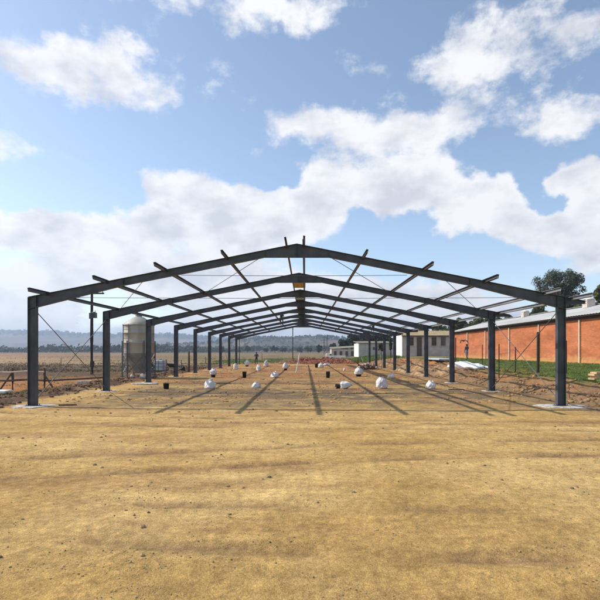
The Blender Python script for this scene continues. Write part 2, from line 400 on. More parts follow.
for i in range(16000):
    Y = 3.2+14*rnd.random()**1.5; x = rnd.uniform(-.68, .68)*Y
    if abs(x) > 9.8: continue
    if fbm(x*1.1, Y*1.1, 80)+.5*fbm(x*.3, Y*.3, 81) < .05+.3*rnd.random()-.12: continue
    r = .0035+.010*rnd.random()**4
    mb_ = rnd.random(); lump(mb, (x, Y, H(x, Y)+r*.1), r, rnd)
tag(mb.build('grit', M['stone']), 'fine grit lying in loose patches on the sand in the foreground', 'grit', kind='stuff')
mb = MB(); rnd = random.Random(5)
for i in range(8500):           # dark clods on the left berm
    Y = 15+40*rnd.random()**1.4; x = -11.4+rnd.gauss(0, .75)
    if x > -10.15+.4*fbm(Y*.8, 0, 3): continue
    r = .012+.075*rnd.random()**6+(.09*rnd.random() if rnd.random() < .012 else 0)
    if fbm(x*.9, Y*.6, 90) < -.22: continue
    lump(mb, (x, Y, H(x, Y)+r*.3), r, rnd, .8)
tag(mb.build('soil_clods', M['clod']), 'dark broken soil clods heaped along the left edge of the pad', 'soil clods', kind='stuff')
mb = MB(); rnd = random.Random(6)
for i in range(9000):
    Y = 14+52*rnd.random()**1.2; x = rnd.uniform(9.6, 12.6)
    if Y > 34: x = rnd.uniform(9.6, 16)
    if fbm(x*.8, Y*.5, 15) < .0: continue
    r = .012+.075*rnd.random()**6+(.10*rnd.random() if rnd.random() < .012 else 0)
    lump(mb, (x, Y, H(x, Y)+r*.3), r, rnd, .8)
tag(mb.build('soil_clods', M['clodb']), 'brown soil clods strewn on the dug bank at the right', 'soil clods', kind='stuff')
def blades(n, fx, size, m, name, label, seed, cat='grass'):
    rnd = random.Random(seed); mb = MB()
    for i in range(n):
        p = fx(rnd)
        if p is None: continue
        x, y = p; z = H(x, y)-.01
        for k in range(5):
            a = rnd.random()*6.28; h = size*rnd.uniform(.5, 1.2); w = size*.14; dx, dy = math.cos(a), math.sin(a)
            ox, oy = x+rnd.uniform(-1, 1)*size*.6, y+rnd.uniform(-1, 1)*size*.6; le = rnd.uniform(-.4, .4)*h
            mb.add([(ox-dy*w, oy+dx*w, z), (ox+dy*w, oy-dx*w, z), (ox+dx*le, oy+dy*le, z+h)], [[0, 1, 2]])
    return tag(mb.build(name, m), label, cat, kind='stuff')
def fg(r):
    y = 15+50*r.random()**1.2; x = r.uniform(11.6, 19.8)
    if fbm(x*.35, y*.35, 11)*1.0+x < 12.2: return None
    if y > 40 and x < 15: return None
    return x, y
blades(11000, fg, .09, M['grass'], 'grass', 'short green grass growing between the dug bank and the brick wall', 11)
def fw(r):
    x = -13.6+r.gauss(0, .9); y = 20.5+r.gauss(0, .7)
    return x, y
blades(420, fw, .13, M['weeds'], 'weeds', 'green weeds growing by the concrete slab at the left edge', 12, 'weeds')
def fd(r):
    x = r.uniform(-60, -13); y = r.uniform(44, 80)
    if fbm(x*.15, y*.25, 62) < -.05: return None
    if x/y < -.75: return None
    return x, y
blades(6000, fd, .16, mat('rank grass', (.15, .105, .055), .9, 0, .35, .3), 'rank_grass', 'dark rank grass in the field beyond the corral fence', 13)
def fdr(r):
    x = r.uniform(-22, -12.5); y = r.uniform(22, 46)
    if fbm(x*.4, y*.4, 51) < .0: return None
    return x, y
blades(1800, fdr, .12, M['drygrass'], 'dry_grass', 'sparse dry grass on the brown soil around the corral fence', 16)
def fs(r):
    y = 46+150*r.random()**1.3; x = r.uniform(-.75, .08)*y
    if x > -13 and y < 76: return None
    if fbm(x*.06, y*.05, 47) < -.02: return None
    return x, y
blades(5200, fs, .17, mat('scrub', (.13, .10, .05), .9, 0, .4, .12, col2=(.20, .12, .07)), 'scrub', 'low brownish scrub dotted over the fields beyond the fence', 18, 'scrub')
def fl(r):
    x = -12.6+r.gauss(0, .8); y = r.uniform(16, 40)
    if fbm(x*.7, y*.5, 53) < -.05 or x > -10.9: return None
    return x, y
blades(1300, fl, .11, M['drygrass'], 'dry_grass', 'dry grass tufts growing along the outer side of the left soil berm', 19)
def fc(r):
    y = r.uniform(69, 110); x = r.uniform(-16, 5)
    if fbm(x*.12, y*.1, 41) < .02: return None
    return x, y
blades(2500, fc, .3, M['grass'], 'tall_grass', 'patches of green grass beyond the far end of the steel frame', 14)
def fc2(r):
    y = r.uniform(76, 100); x = r.uniform(7, 16)
    return x, y
blades(2600, fc2, .42, M['grass'], 'green_verge', 'bright green verge in front of the small grey outbuilding', 15)

# ------------------------------------------------------------------ steel frame building
CX = -.28; HW = 9.14; Y0 = 16.2; BAY = 6.0; NF = 9
ZR = 5.53; SL = .198
def ztop(dx): return ZR-SL*abs(dx)
bld = thing('steel_frame_building', 'long dark grey steel portal frame skeleton of an unfinished shed on the sandy pad', 'steel frame', (CX, Y0, 0))
FW = .16      # flange width
def column_mb(sgn):
    mb = MB(); xo = sgn*HW; xi = sgn*(HW-.28); a, b = min(xo, xi), max(xo, xi)
    zb = .03; zt = ztop(HW)-.012; zti = ztop(HW-.28)-.40
    t = .014
    mb.box((sgn*(HW-t/2), 0, (zb+zt)/2), (t, FW, zt-zb))                    # outer flange
    mb.box((sgn*(HW-.28+t/2), 0, (zb+zti)/2), (t, FW, zti-zb))              # inner flange
    mb.box((sgn*(HW-.14), 0, (zb+zti)/2), (.28-2*t, .012, zti-zb))          # web
    mb.box((sgn*(HW-.14), 0, .015), (.44, .30, .03))                        # base plate
    for dx in (-.17, .17):
        for dy in (-.1, .1): mb.tube([(sgn*(HW-.14)+dx, dy, .03), (sgn*(HW-.14)+dx, dy, .08)], .014, 6)
    return mb
def depth(d):        # rafter depth at distance d from the ridge
    if d < 1.1: return ztop(d)-5.07
    dd = ztop(1.1)-5.07
    if d < 5.9: return dd+(.25-dd)*min(1, (d-1.1)/.6)
    return .25+.17*(d-5.9)/(HW-5.9)
def rafter_mb(sgn):
    mb = MB(); t = .014
    ds = [0, .55, 1.1, 1.7, 3.5, 5.9, 7.5, HW-t-.001]
    top = [(sgn*d, ztop(d)) for d in ds]; bot = [(sgn*d, ztop(d)-depth(d)) for d in ds]
    for i in range(len(ds)-1):
        x0, x1 = top[i][0], top[i+1][0]
        # top flange
        for zz, (p, q) in ((0, (top[i], top[i+1])), (1, (bot[i], bot[i+1]))):
            o = -t if zz == 0 else 0
            poly = [(p[0], p[1]+o), (q[0], q[1]+o), (q[0], q[1]+o+t), (p[0], p[1]+o+t)]
            mb.prism(poly if sgn > 0 else poly[::-1], -FW/2, FW/2)
        poly = [(x0, bot[i][1]+t), (x1, bot[i+1][1]+t), (x1, top[i+1][1]-t), (x0, top[i][1]-t)]
        mb.prism(poly if sgn > 0 else poly[::-1], -.006, .006)
    # end plates / stiffeners
    for d in (.012, 1.1, HW-.28, 5.9):
        mb.prism([(sgn*d-.006, ztop(d)-depth(d)+t), (sgn*d+.006, ztop(d)-depth(d)+t), (sgn*d+.006, ztop(d)-t), (sgn*d-.006, ztop(d)-t)], -FW/2+.004, FW/2-.004)
    return mb
def tail_mb():
    mb = MB(); a, b = HW+.002, HW+.70
    mb.prism([(a, ztop(a)-.24), (b, ztop(b)-.08), (b, ztop(b)), (a, ztop(a))], -.006, .006)
    mb.prism([(a, ztop(a)-.014), (b, ztop(b)-.014), (b, ztop(b)+.0), (a, ztop(a)+.0)], -.07, .07)
    mb.prism([(a, ztop(a)-.254), (b, ztop(b)-.094), (b, ztop(b)-.08), (a, ztop(a)-.24)], -.07, .07)
    return mb
# purlin lines (world X, sits over the rafters)
PUR = [-8.80, -6.77, -4.77, -2.67, -.64, -.02, 2.0, 4.07, 6.13, 8.17, 9.10]
def cleats(par):
    r_ = []
    for X in PUR:
        d = X-CX; s_ = 1 if d > 0 else -1
        mb = MB(); mb.box((d+s_*.020, 0, ztop(d)+.03), (.010, .10, .07)); r_.append(mb.build('cleat', M['steel'], par))
    return r_
fr0 = thing('portal_frame', None, None); fr0.parent = bld
cols = [column_mb(-1).build('column', M['steel'], fr0), column_mb(1).build('column', M['steel'], fr0)]
rafs = [rafter_mb(-1).build('rafter', M['steel'], fr0), rafter_mb(1).build('rafter', M['steel'], fr0)]
tl = tail_mb().build('eave_bracket', M['steel'], fr0)
cl = cleats(fr0)
for o in cols+rafs+[tl]: fixn(o)
kids = cols+rafs+[tl]+cl
for i in range(1, NF):
    f = fr0.copy(); COL.objects.link(f); f.parent = bld; f.location = (0, BAY*i, 0)
    for k in kids:
        c = k.copy(); COL.objects.link(c); c.parent = f
def purlin(X, y0, y1, m):
    d = X-CX; s = 1 if d > 0 else -1; th = math.atan(SL)*s
    rot = Matrix.Rotation(th, 3, 'Y'); base = Vector((d, 0, ztop(d)-.075)); t = .012; w = .07; h = .125
    mb = MB(); L = y1-y0; ym = (y0+y1)/2-Y0
    for (cx, cz, dx, dz) in ((0, h/2, t, h), (-s*(w/2), t/2, w-t, t), (-s*(w/2), h-t/2, w-t, t)):
        mb.box(base+rot @ Vector((cx, 0, cz))+Vector((0, ym, 0)), (dx, L, dz), rot)
    return fixn(mb.build('purlin', m, bld))
for k, X in enumerate(PUR):
    purlin(X, 15.1+.08*math.sin(k*2.3), Y0+BAY*(NF-1)+.12, M['purlin_sunlit'] if X > 8 else M['purlin'])
# ridge boards laid between the two ridge purlins
def ridge(y0, y1, m, z=.085):
    mb = MB(); mb.box((-.05, (y0+y1)/2-Y0, ztop(0)+z), (.72, y1-y0, .03))
    for k in range(3): mb.box((-.05, y0-Y0+(k+.5)*(y1-y0)/3, ztop(0)+z-.035), (.60, .06, .036))
    return mb.build('ridge_board', m, bld)
ridge(25.6, 28.0, M['captan']); ridge(31.8, 33.9, M['capgreen']); ridge(34.3, 46.0, M['capdark']); ridge(46.3, 64.3, M['capdark']); ridge(29.6, 31.7, M['capdark'])
# bracing cables and tie rods in the first bay
def cable(a, b, r=.011, name='brace_cable', sag=0):
    a = Vector((a[0]-CX, a[1]-Y0, a[2])); b = Vector((b[0]-CX, b[1]-Y0, b[2])); pts = []
    for k in range(9):
        t = k/8; p = a.lerp(b, t); p.z -= sag*4*t*(1-t); pts.append(p)
    mb = MB(); mb.tube(pts, r, 6); return mb.build(name, M['cable'], bld)
def zr(X): return ztop(X-CX)-.1
Y1, Y2 = Y0, Y0+BAY
for xa, xb in ((-1.25, -4.75), (-5.4, -8.7), (.55, 4.0), (4.6, 8.1)): cable((xa, Y1, zr(xa)), (xb, Y2, zr(xb)), .012)
XL = CX-HW+.14; XR = CX+HW-.14
for X in (XL, XR):
    cable((X, Y1, 3.35), (X, Y2, .12), .015); cable((X, Y1, .12), (X, Y2, 3.35), .015)
cable((XL, Y0+BAY*6, 3.35), (XL, Y0+BAY*7, .12), .015); cable((XR, Y0+BAY*7, 3.35), (XR, Y0+BAY*6, .12), .015)
cable((at(181, Y1), Y1, zat(275.2, Y1)), (at(407, Y1), Y1, zat(275.2, Y1)), .009, 'tie_rod', .02)
cable((at(66, Y1), Y1, zat(297.5, Y1)), (at(522, Y1), Y1, zat(297.5, Y1)), .009, 'tie_rod', .03)

# footings
def ordw(i): return ['first', 'second', 'third', 'fourth', 'fifth', 'sixth'][i]
for i in range(6):
    for side, X in (('left', XL), ('right', XR)):
        Y = Y0+BAY*i; rr = random.Random(i*2+(side == 'left')); n = 22; mb = MB()
        sx, sy = (.62, .55) if i == 0 else (.42, .38)
        if i == 0 and side == 'right': sx = .8
        ring = []
        for k in range(n):
            a = 2*math.pi*k/n; q = (abs(math.cos(a))**4+abs(math.sin(a))**4)**(-.25)*rr.uniform(.78, 1.14)
            ring.append((X+math.cos(a)*q*sx, Y+math.sin(a)*q*sy))
        zz = H(X, Y); zt = min(.026, zz+.03); zt = .018
        vs = [(x, y, -.25) for x, y in ring]+[(x, y, zt-.012) for x, y in ring]+[(X+(x-X)*.94, Y+(y-Y)*.94, zt) for x, y in ring]
        fs = [[k, (k+1) % n, (k+1) % n+n, k+n] for k in range(n)]+[[k+n, (k+1) % n+n, (k+1) % n+2*n, k+2*n] for k in range(n)]+[list(range(2*n, 3*n))]
        mb.add(vs, fs)
        tag(fixn(mb.build('concrete_footing', M['concrete'], origin=(X, Y, 0))), 'pale concrete footing pad under the foot of the %s column on the %s' % (ordw(i), side), 'footing', 'concrete footings under the columns')

# ------------------------------------------------------------------ bags and buckets
def bag_mb(w, h, seed, tilt=0):
    rr = random.Random(seed); mb = MB(); n = 36; m = 20; vs = []
    pk = [(rr.random()*6.28, rr.uniform(.10, .26)) for _ in range(4)]      # stuffed corners pushing out of the plastic
    K = [(0, 0), (.0, .62), (.06, .88), (.2, 1.0), (.42, .98), (.62, .88), (.78, .70), (.9, .48), (.98, .24), (1.0, 0)]
    if int(seed*10) % 2: K = [(0, 0), (.0, .72), (.07, .95), (.26, 1.0), (.46, .97), (.62, .86), (.75, .62), (.84, .36), (.89, .28), (.95, .34), (1.0, .30), (.96, .14), (.92, 0)]
    m = 30
    for j in range(m+1):
        t = j/m*(len(K)-1); k0 = min(int(t), len(K)-2); u = t-k0; zz = K[k0][0]*(1-u)+K[k0+1][0]*u; pr = K[k0][1]*(1-u)+K[k0+1][1]*u
        for k in range(n):
            a = 2*math.pi*k/n; ca, sa = math.cos(a), math.sin(a)
            q = 1+.20*noise.noise(Vector((ca*1.3+seed*3, sa*1.3, zz*1.6)))
            q += .34*abs(noise.noise(Vector((ca*2.6+seed, sa*2.6, zz*2.0))))-.09+.09*abs(noise.noise(Vector((ca*7, sa*7+seed, zz*4))))
            top = 1+sum(am*math.exp(-((math.atan2(math.sin(a-pa), math.cos(a-pa)))/.45)**2) for pa, am in pk)*pr-.12
            r = w/2*pr*q*1.03; z = h*zz*top*(1+.12*noise.noise(Vector((ca*2, sa*2, seed+zz))))
            vs.append((r*ca+tilt*z, r*sa*.9, z))
    fs = [[j*n+k, j*n+(k+1) % n, (j+1)*n+(k+1) % n, (j+1)*n+k] for j in range(m) for k in range(n)]
    mb.add(vs, fs, True)
    # loose ends of the tied plastic
    for q in range(4):
        a = rr.random()*6.28; c = Vector((tilt*h+math.cos(a)*w*.06, math.sin(a)*w*.06, h*.86)); e = c+Vector((math.cos(a)*w*.16, math.sin(a)*w*.16, h*rr.uniform(.04, .16)))
        sd_ = Vector((-math.sin(a), math.cos(a), 0))
        mb.add([c-sd_*w*.03, c+sd_*w*.03, e+sd_*w*.09, e-sd_*w*.08+Vector((0, 0, h*.05))], [[0, 1, 2, 3]], True)
    return mb
def bucket(root, r, h, name='bucket', m='black'):
    mb = MB(); mb.lathe((0, 0, 0), [(.001, .004), (r*.82, .004), (r*.84, 0), (r, h*.92), (r*1.07, h*.93), (r*1.07, h), (r*.97, h), (r*.8, .02), (.001, .02)], 24)
    b = mb.build(name, M[m], root); return b
def handle(root, r, h):
    mb = MB(); mb.tube([(math.cos(a)*r*1.05, 0.0-.4*r*math.sin(a), h*.92+math.sin(a)*r*.5) for a in [math.pi*k/10 for k in range(11)]], .006, 6); return mb.build('handle', M['grey'], root)
def Yof(ypx): return EYE*F/(ypx-PY)
GB = 'white plastic bags standing about the pad'; GK = 'black buckets standing about the pad'
def bag(px, yb, wpx, hpx, label, seed, m='bag', base=0, tilt=0, blabel=None):
    Y = Yof(yb); X = at(px, Y); w = wpx*Y/F; h = hpx*Y/F; z = H(X, Y)-.01
    bh = 0
    if base:
        bh = base*Y/F
        t = thing('bucket', blabel, 'bucket', (X, Y, z), 0, GK); bucket(t, w*.33, bh, 'shell'); handle(t, w*.33, bh)
    o = bag_mb(w, h-bh*.8, seed, tilt).build('plastic_bag', M[m], origin=(0, 0, 0)); o.location = (X, Y, z+bh*.8); o.rotation_euler.z = seed
    tag(o, label, 'plastic bag', GB)
bag(210, 388.6, 12, 10, 'large white plastic bag slumped on the pad left of the centre line', 1.3, tilt=.15)
bag(213.2, 377.3, 7, 10, 'white plastic bag piled high on a black bucket behind the large left bag', 2.1, base=3.4, blabel='black bucket under the bag behind the large left bag')
bag(256.3, 388, 8.6, 7, 'small domed white plastic bag with a dark foot, nearest to the centre of the pad', 3.7)
bag(274.6, 377.4, 8.5, 6.4, 'low wide white plastic bag behind the small domed bag', 4.9)
bag(258.6, 371.2, 4.8, 7.4, 'narrow grey white plastic bag standing in front of the person in navy', 5.2)
bag(235.6, 369.6, 4.4, 6.6, 'white plastic bag beside the last column on the left side', 6.4)
bag(247, 366.4, 5, 6.8, 'upright white plastic bag on a dark base left of the person in navy', 7.7, base=1.5, blabel='low black bucket under the upright bag left of the person in navy')
bag(266.2, 366.4, 5, 6.6, 'upright white plastic bag right of the person in navy', 8.1)
bag(285.6, 370.4, 5, 8.4, 'white plastic bag propped on a bucket near the leaning white board', 9.4, base=2.2, blabel='black bucket under the bag near the leaning white board')
bag(381.5, 388.6, 12, 12.4, 'tall pinkish white plastic bag, largest on the right half of the pad', 10.6, 'bagp')
bag(358.6, 376.4, 8.4, 10.4, 'round white plastic bag on a black bucket right of the centre line', 11.9, base=2.6, blabel='black bucket under the round bag right of the centre line')
bag(391.2, 378, 7.4, 4.8, 'low flat white plastic bag behind the tall pinkish bag', 12.2)
bag(430.8, 388.6, 10.4, 8.6, 'squat white plastic bag in front of the right columns', 13.8, 'bag')
bag(344.3, 370.6, 2.4, 3.4, 'tiny white plastic bag in front of the red heap', 14.1)
bag(321, 367.6, 5, 5.6, 'white plastic bag slumped beside a black bucket at the red heap', 15.5)
def bkt(px, yb, wpx, hpx, label, lying=False):
    Y = Yof(yb); X = at(px, Y); t = thing('bucket', label, 'bucket', (X, Y, H(X, Y)), .4, GK)
    r = wpx*Y/F/2.1; h = hpx*Y/F; bucket(t, r, h, 'shell'); handle(t, r, h)
    if lying: t.rotation_euler = (0, R(-88), R(12)); t.location.z += r
    return t
bkt(166.2, 389, 6.2, 5.6, 'black bucket standing alone near the left columns')
bkt(244.4, 377.6, 4.4, 6.2, 'black bucket standing alone between the left bags')
bkt(328, 377.6, 4.4, 6.4, 'black bucket standing alone right of the centre line')
bkt(316.4, 367.8, 3.4, 4.4, 'black bucket beside the slumped bag at the red heap')
bkt(340, 388.6, 5, 4.4, 'black bucket lying on its side with a white bag in its mouth', True)
Y = Yof(388.8); o = bag_mb(.36, .60, 21).build('plastic_bag', M['bag']); o.location = (at(340.6, Y), Y, .16); o.rotation_euler = (0, R(84), 0)
tag(o, 'white plastic bag lying stretched out from the overturned black bucket', 'plastic bag', GB)

# leaning white board
Y = Yof(372.3); mb = MB(); a = Vector((at(296.2, Y), Y, -.05)); b = Vector((at(299.8, Y), Y+.25, zat(353.2, Y)))
mb.bar(a, b, .035, .13); 
tag(mb.build('board', M['whitewood'], origin=(a.x, a.y, 0)), 'long white board standing tilted on the centre line of the pad', 'board')

# timber offcuts and thin boards lying on pad
def plank(px, py, L, rz, w=.12, m='brown', label='', h=.05):
    Y = Yof(py); X = at(px, Y); mb = MB(); mb.box((0, 0, h/2), (L, w, h)); mb.box((L*.1, w*.9, h/2), (L*.8, w*.5, h*.8))
    o = mb.build('plank', M[m]); o.location = (X, Y, H(X, Y)); o.rotation_euler.z = rz; tag(o, label, 'plank'); return o
plank(222, 383.6, .95, .1, label='dark timber offcut behind the large left bag')
plank(456, 389.6, .75, .02, label='dark timber offcut lying between the second and third right columns')
plank(67.5, 405.3, .55, .3, .08, label='dark broken timber on the sand near the first left column')

# ------------------------------------------------------------------ silo
SX, SY = at(138.8, 33), 33.0; sz = H(SX, SY)
silo = thing('feed_silo', 'pale beige round metal feed silo with a dark hopper on legs left of the frame', 'silo', (SX, SY, sz))
def zl(py): return zat(py, SY)-sz
mb = MB(); r = 1.03; prof = [(r, zl(353)), (r, zl(343.5)), (r+.018, zl(343.3)), (r+.018, zl(342.9)), (r, zl(342.7)), (r, zl(333.5)), (r+.018, zl(333.3)), (r+.018, zl(332.9)), (r, zl(332.7)), (r, zl(325))]
mb.lathe((0, 0, 0), prof, 40)
for k in range(10):
    a = k*.628; mb.box((math.cos(a)*(r+.012), math.sin(a)*(r+.012), (zl(353)+zl(325))/2), (.02, .035, zl(325)-zl(353)-.02), Matrix.Rotation(a, 3, 'Z'))
mb.build('tank', M['silo'], silo)
mb = MB(); mb.lathe((0, 0, 0), [(r+.06, zl(325)-.03), (r+.05, zl(325)+.02), (.35, zl(317.4)), (.22, zl(317)), (.22, zl(315.6)), (.26, zl(315.5)), (.05, zl(314.6)), (.001, zl(314.6))], 40); mb.build('roof', M['silo'], silo)
mb = MB(); mb.lathe((0, 0, 0), [(r-.005, zl(353)), (r-.03, zl(354)), (.50, .55), (.40, .35), (.40, .25), (.001, .25)], 40); mb.build('hopper', M['silodark'], silo)
for k in range(6):
    a = k*math.pi/3+.12; mb = MB(); x, y = math.cos(a)*1.10, math.sin(a)*1.10
    mb.box((x, y, 1.2), (.07, .07, 2.5)); mb.box((x, y, .0), (.2, .2, .06)); mb.build('leg', M['grey'], silo)
mb = MB()
for k in range(6):
    a = k*math.pi/3+.12; b = a+math.pi/3; p = lambda t, z: (math.cos(t)*1.10, math.sin(t)*1.10, z)
    mb.bar(p(a, .2), p(b, 1.5), .03, .03); mb.bar(p(b, .2), p(a, 1.5), .03, .03)
mb.build('cross_brace', M['grey'], silo)
mb = MB()
for s in (-.18, .18): mb.tube([(-.5+s, -1.09, .3), (-.5+s, -1.09, zl(325))], .018, 6)
for k in range(11): mb.tube([(-.68, -1.09, .5+k*.3), (-.32, -1.09, .5+k*.3)], .012, 6)
mb.build('ladder', M['grey'], silo)
for k, (px, py, w, lb) in enumerate(((132.5, 378.2, .22, 'pale block of stone under the left side of the silo'), (143, 378.8, .30, 'larger pale block of stone under the right side of the silo'))):
    Y = Yof(py)-.4; mb = MB(); rr = random.Random(k+40); lump(mb, (0, 0, w*.4), w, rr, .7); o = mb.build('stone_block', mat('pale stone', (.55, .48, .42), .9)); o.location = (at(px, Y), Y, H(at(px, Y), Y)); tag(o, lb, 'stone')

# utility pole
PYY = 40.0; X = at(91.7, PYY); z0 = H(X, PYY)
pole = thing('utility_pole', 'dark timber utility pole with a crossarm and a transformer box left of the silo', 'utility pole', (X, PYY, z0))
def zp(py): return zat(py, PYY)-z0
mb = MB(); mb.tube([(0, 0, -.2), (0, 0, 3), (.02, 0, zp(290.5))], [.15, .13, .095], 12); mb.build('post', M['pole'], pole)
mb = MB(); mb.box((.42, -.14, zp(293.6)), (1.35, .10, .12)); mb.box((-.1, -.14, zp(293.6)), (.8, .10, .12) ); mb = MB(); mb.box((.35, -.15, zp(293.6)), (1.5, .10, .12)); mb.build('crossarm', M['pole'], pole)
for dx in (-.3, .35, .98):
    mb = MB(); mb.lathe((dx, -.15, zp(293.6)+.062), [(.02, 0), (.045, .02), (.03, .05), (.05, .07), (.03, .1), (.045, .12), (.001, .15)], 12); mb.build('insulator', M['ceramic'], pole)
mb = MB(); mb.box((.27, -.2, zp(315.5)), (.40, .36, .44)); mb.lathe((.27, -.2, zp(315.5)+.22), [(.16, 0), (.16, .05), (.001, .07)], 16)
for s in (-.1, .1): mb.tube([(.27+s, -.2, zp(315.5)+.24), (.27+s, -.2, zp(315.5)+.4)], .03, 8)
for q in range(5): mb.box((.10+q*.085, -.40, zp(315.5)), (.02, .05, .36))
mb.box((-.02, -.19, zp(316)), (.22, .06, .5)); mb.build('transformer', M['grey'], pole)
mb = MB(); mb.box((.14, -.2, zp(364)), (.26, .22, .5)); mb.box((.14, -.32, zp(364)), (.2, .02, .42)); mb.build('meter_box', M['black'], pole)

# other thin poles beyond the far frame
def thinpole(px, ytop, Y, label, r=.07):
    X = at(px, Y); z0 = H(X, Y); t = thing('telephone_pole', label, 'pole', (X, Y, z0), 0, 'thin poles beyond the steel frame'); zt = zat(ytop, Y)-z0
    mb = MB(); mb.tube([(0, 0, -.1), (0, 0, zt)], [r*1.2, r], 10); mb.build('post', M['pole'], t)
    mb = MB(); mb.box((0, -r*1.2, zt-.3), (.5, .05, .07)); mb.build('crossarm', M['pole'], t)
thinpole(292.8, 327.5, 100, 'thin dark pole seen under the ridge beyond the far end of the frame', .08)
thinpole(239.4, 333.5, 67, 'thin dark pole close to the last column on the left', .045)
# power pylons in the distance
def pylon(px, ytop, Y, label, arms, w):
    X = at(px, Y); z0 = H(X, Y); t = thing('power_pole', label, 'power pole', (X, Y, z0), 0, 'distant power poles'); zt = zat(ytop, Y)-z0
    mb = MB()
    for s in (-1, 1): mb.tube([(s*.45, 0, 0), (s*.12, 0, zt)], .10, 6)
    for k in range(7):
        a = k/7; b = (k+1)/7; xa = .45-.33*a; xb = .45-.33*b
        mb.bar((-xa, 0, zt*a), (xb, 0, zt*b), .06, .06); mb.bar((xa, 0, zt*a), (-xb, 0, zt*b), .06, .06)
    mb.build('mast', M['grey'], t)
    for a in arms:
        mb = MB(); mb.box((0, -.1, zt-a), (w, .14, .14)); 
        for s in (-.45, 0, .45): mb.tube([(s*w, -.1, zt-a+.07), (s*w, -.1, zt-a+.35)], .06, 6)
        mb.build('crossarm', M['grey'], t)
pylon(324.2, 336, 250, 'left one of the two distant power poles with crossarms', (.7, 2.2), 2.2)
pylon(327.2, 334.4, 258, 'right, slightly taller one of the two distant power poles', (.7, 2.2), 2.0)

# ------------------------------------------------------------------ corral fence left
fen = thing('corral_fence', 'weathered timber corral fence with diagonal braces on bare soil at the left', 'fence', (at(12.5, 24.3), 24.3, H(at(12.5, 24.3), 24.3)))
def lx(px, Y=24.3): return at(px, Y)-at(12.5, 24.3)
for px in (-30, 12.5, 44.5):
    mb = MB(); mb.tube([(lx(px), 0, -.1), (lx(px)+.01, 0, .6), (lx(px)-.01, 0, 1.15)], [.07, .065, .055], 8); mb.build('post', M['wood'], fen)
mb = MB(); mb.tube([(lx(72.5), 4, -.1), (lx(72.5), 4, .9)], .055, 8); mb.build('post', M['wood'], fen)
for a, b, m in ((12.5, 0, 'wood'), (44.5, 56.5, 'wood')):
    mb = MB(); mb.tube([(lx(a), -.08, .88), (lx(b), -.1, -.05)], .045, 8); mb.build('brace', M[m], fen)
for z, r, m in ((.98, .03, 'woodl'), (.55, .055, 'wood')):
    mb = MB(); mb.tube([(lx(-30), -.09, z), (lx(10), -.09, z-.04), (lx(28), -.09, z+.02), (lx(45), -.09, z-.02)], r, 8); mb.build('rail', M[m], fen)
mb = MB(); mb.tube([(lx(45), -.09, .5), (lx(72.5), 4, .45)], .045, 8); mb.build('rail', M['wood'], fen)
# posts in field
for px, yb, yt, lb in ((188.8, 372, 351.5, 'thick weathered timber post between the fourth and fifth left columns'), (181.2, 367, 359, 'short timber post behind the black sack'), (205.5, 362.5, 356, 'thin timber post in the field beyond the sixth left column'), (166.5, 365, 358.5, 'thin timber post in the field right of the grey tank'), (61, 362.5, 357.8, 'small timber post far out in the left field'), (262, 359.4, 353.6, 'small dark post in the field behind the person in navy')):
    Y = Yof(yb); X = at(px, Y); mb = MB(); h = (yb-yt)*Y/F; mb.tube([(0, 0, -.1), (.01, 0, h*.5), (0, .01, h)], [.11, .1, .09] if h > 1.6 else [.07, .06, .05], 8)
    mb.lathe((0, 0, h), [(.09 if h > 1.6 else .05, 0), (.001, .02)], 8)
    o = mb.build('fence_post', M['wood']); o.location = (X, Y, H(X, Y)); tag(o, lb, 'post', 'timber posts in the field')
# concrete slabs at left
def slab(px, py, dx, dy, dz, rz, label, m='concrete', zo=0, seed=1):
    Y = Yof(py); X = at(px, Y); rr = random.Random(seed); mb = MB(); n = 14; ring = []
    for k in range(n):
        a = 2*math.pi*(k+.3)/n; q = (abs(math.cos(a))**5+abs(math.sin(a))**5)**(-.2)*rr.uniform(.85, 1.05); ring.append((math.cos(a)*q*dx/2, math.sin(a)*q*dy/2))
    vs = [(x, y, -.05) for x, y in ring]+[(x, y, dz-.02) for x, y in ring]+[(x*.96, y*.96, dz+rr.uniform(-.01, .01)) for x, y in ring]
    mb.add(vs, [[k, (k+1) % n, (k+1) % n+n, k+n] for k in range(n)]+[[k+n, (k+1) % n+n, (k+1) % n+2*n, k+2*n] for k in range(n)]+[list(range(2*n, 3*n))])
    o = fixn(mb.build('concrete_slab', M[m])); o.location = (X, Y, H(X, Y)+zo); o.rotation_euler.z = rz; tag(o, label, 'slab'); return o
slab(-1, 392.6, 1.0, .7, .10, 0, 'whitish concrete slab on the soil at the far left edge', 'plasterw', .12, 1)
slab(84, 382.6, .8, .35, .12, .1, 'small pale concrete slab lying on the soil beyond the berm', 'concrete', .05, 2)
slab(145, 384.4, 1.5, .7, .05, .2, 'pale sandy concrete slab at the foot of the third left column', 'concrete', .02, 3)

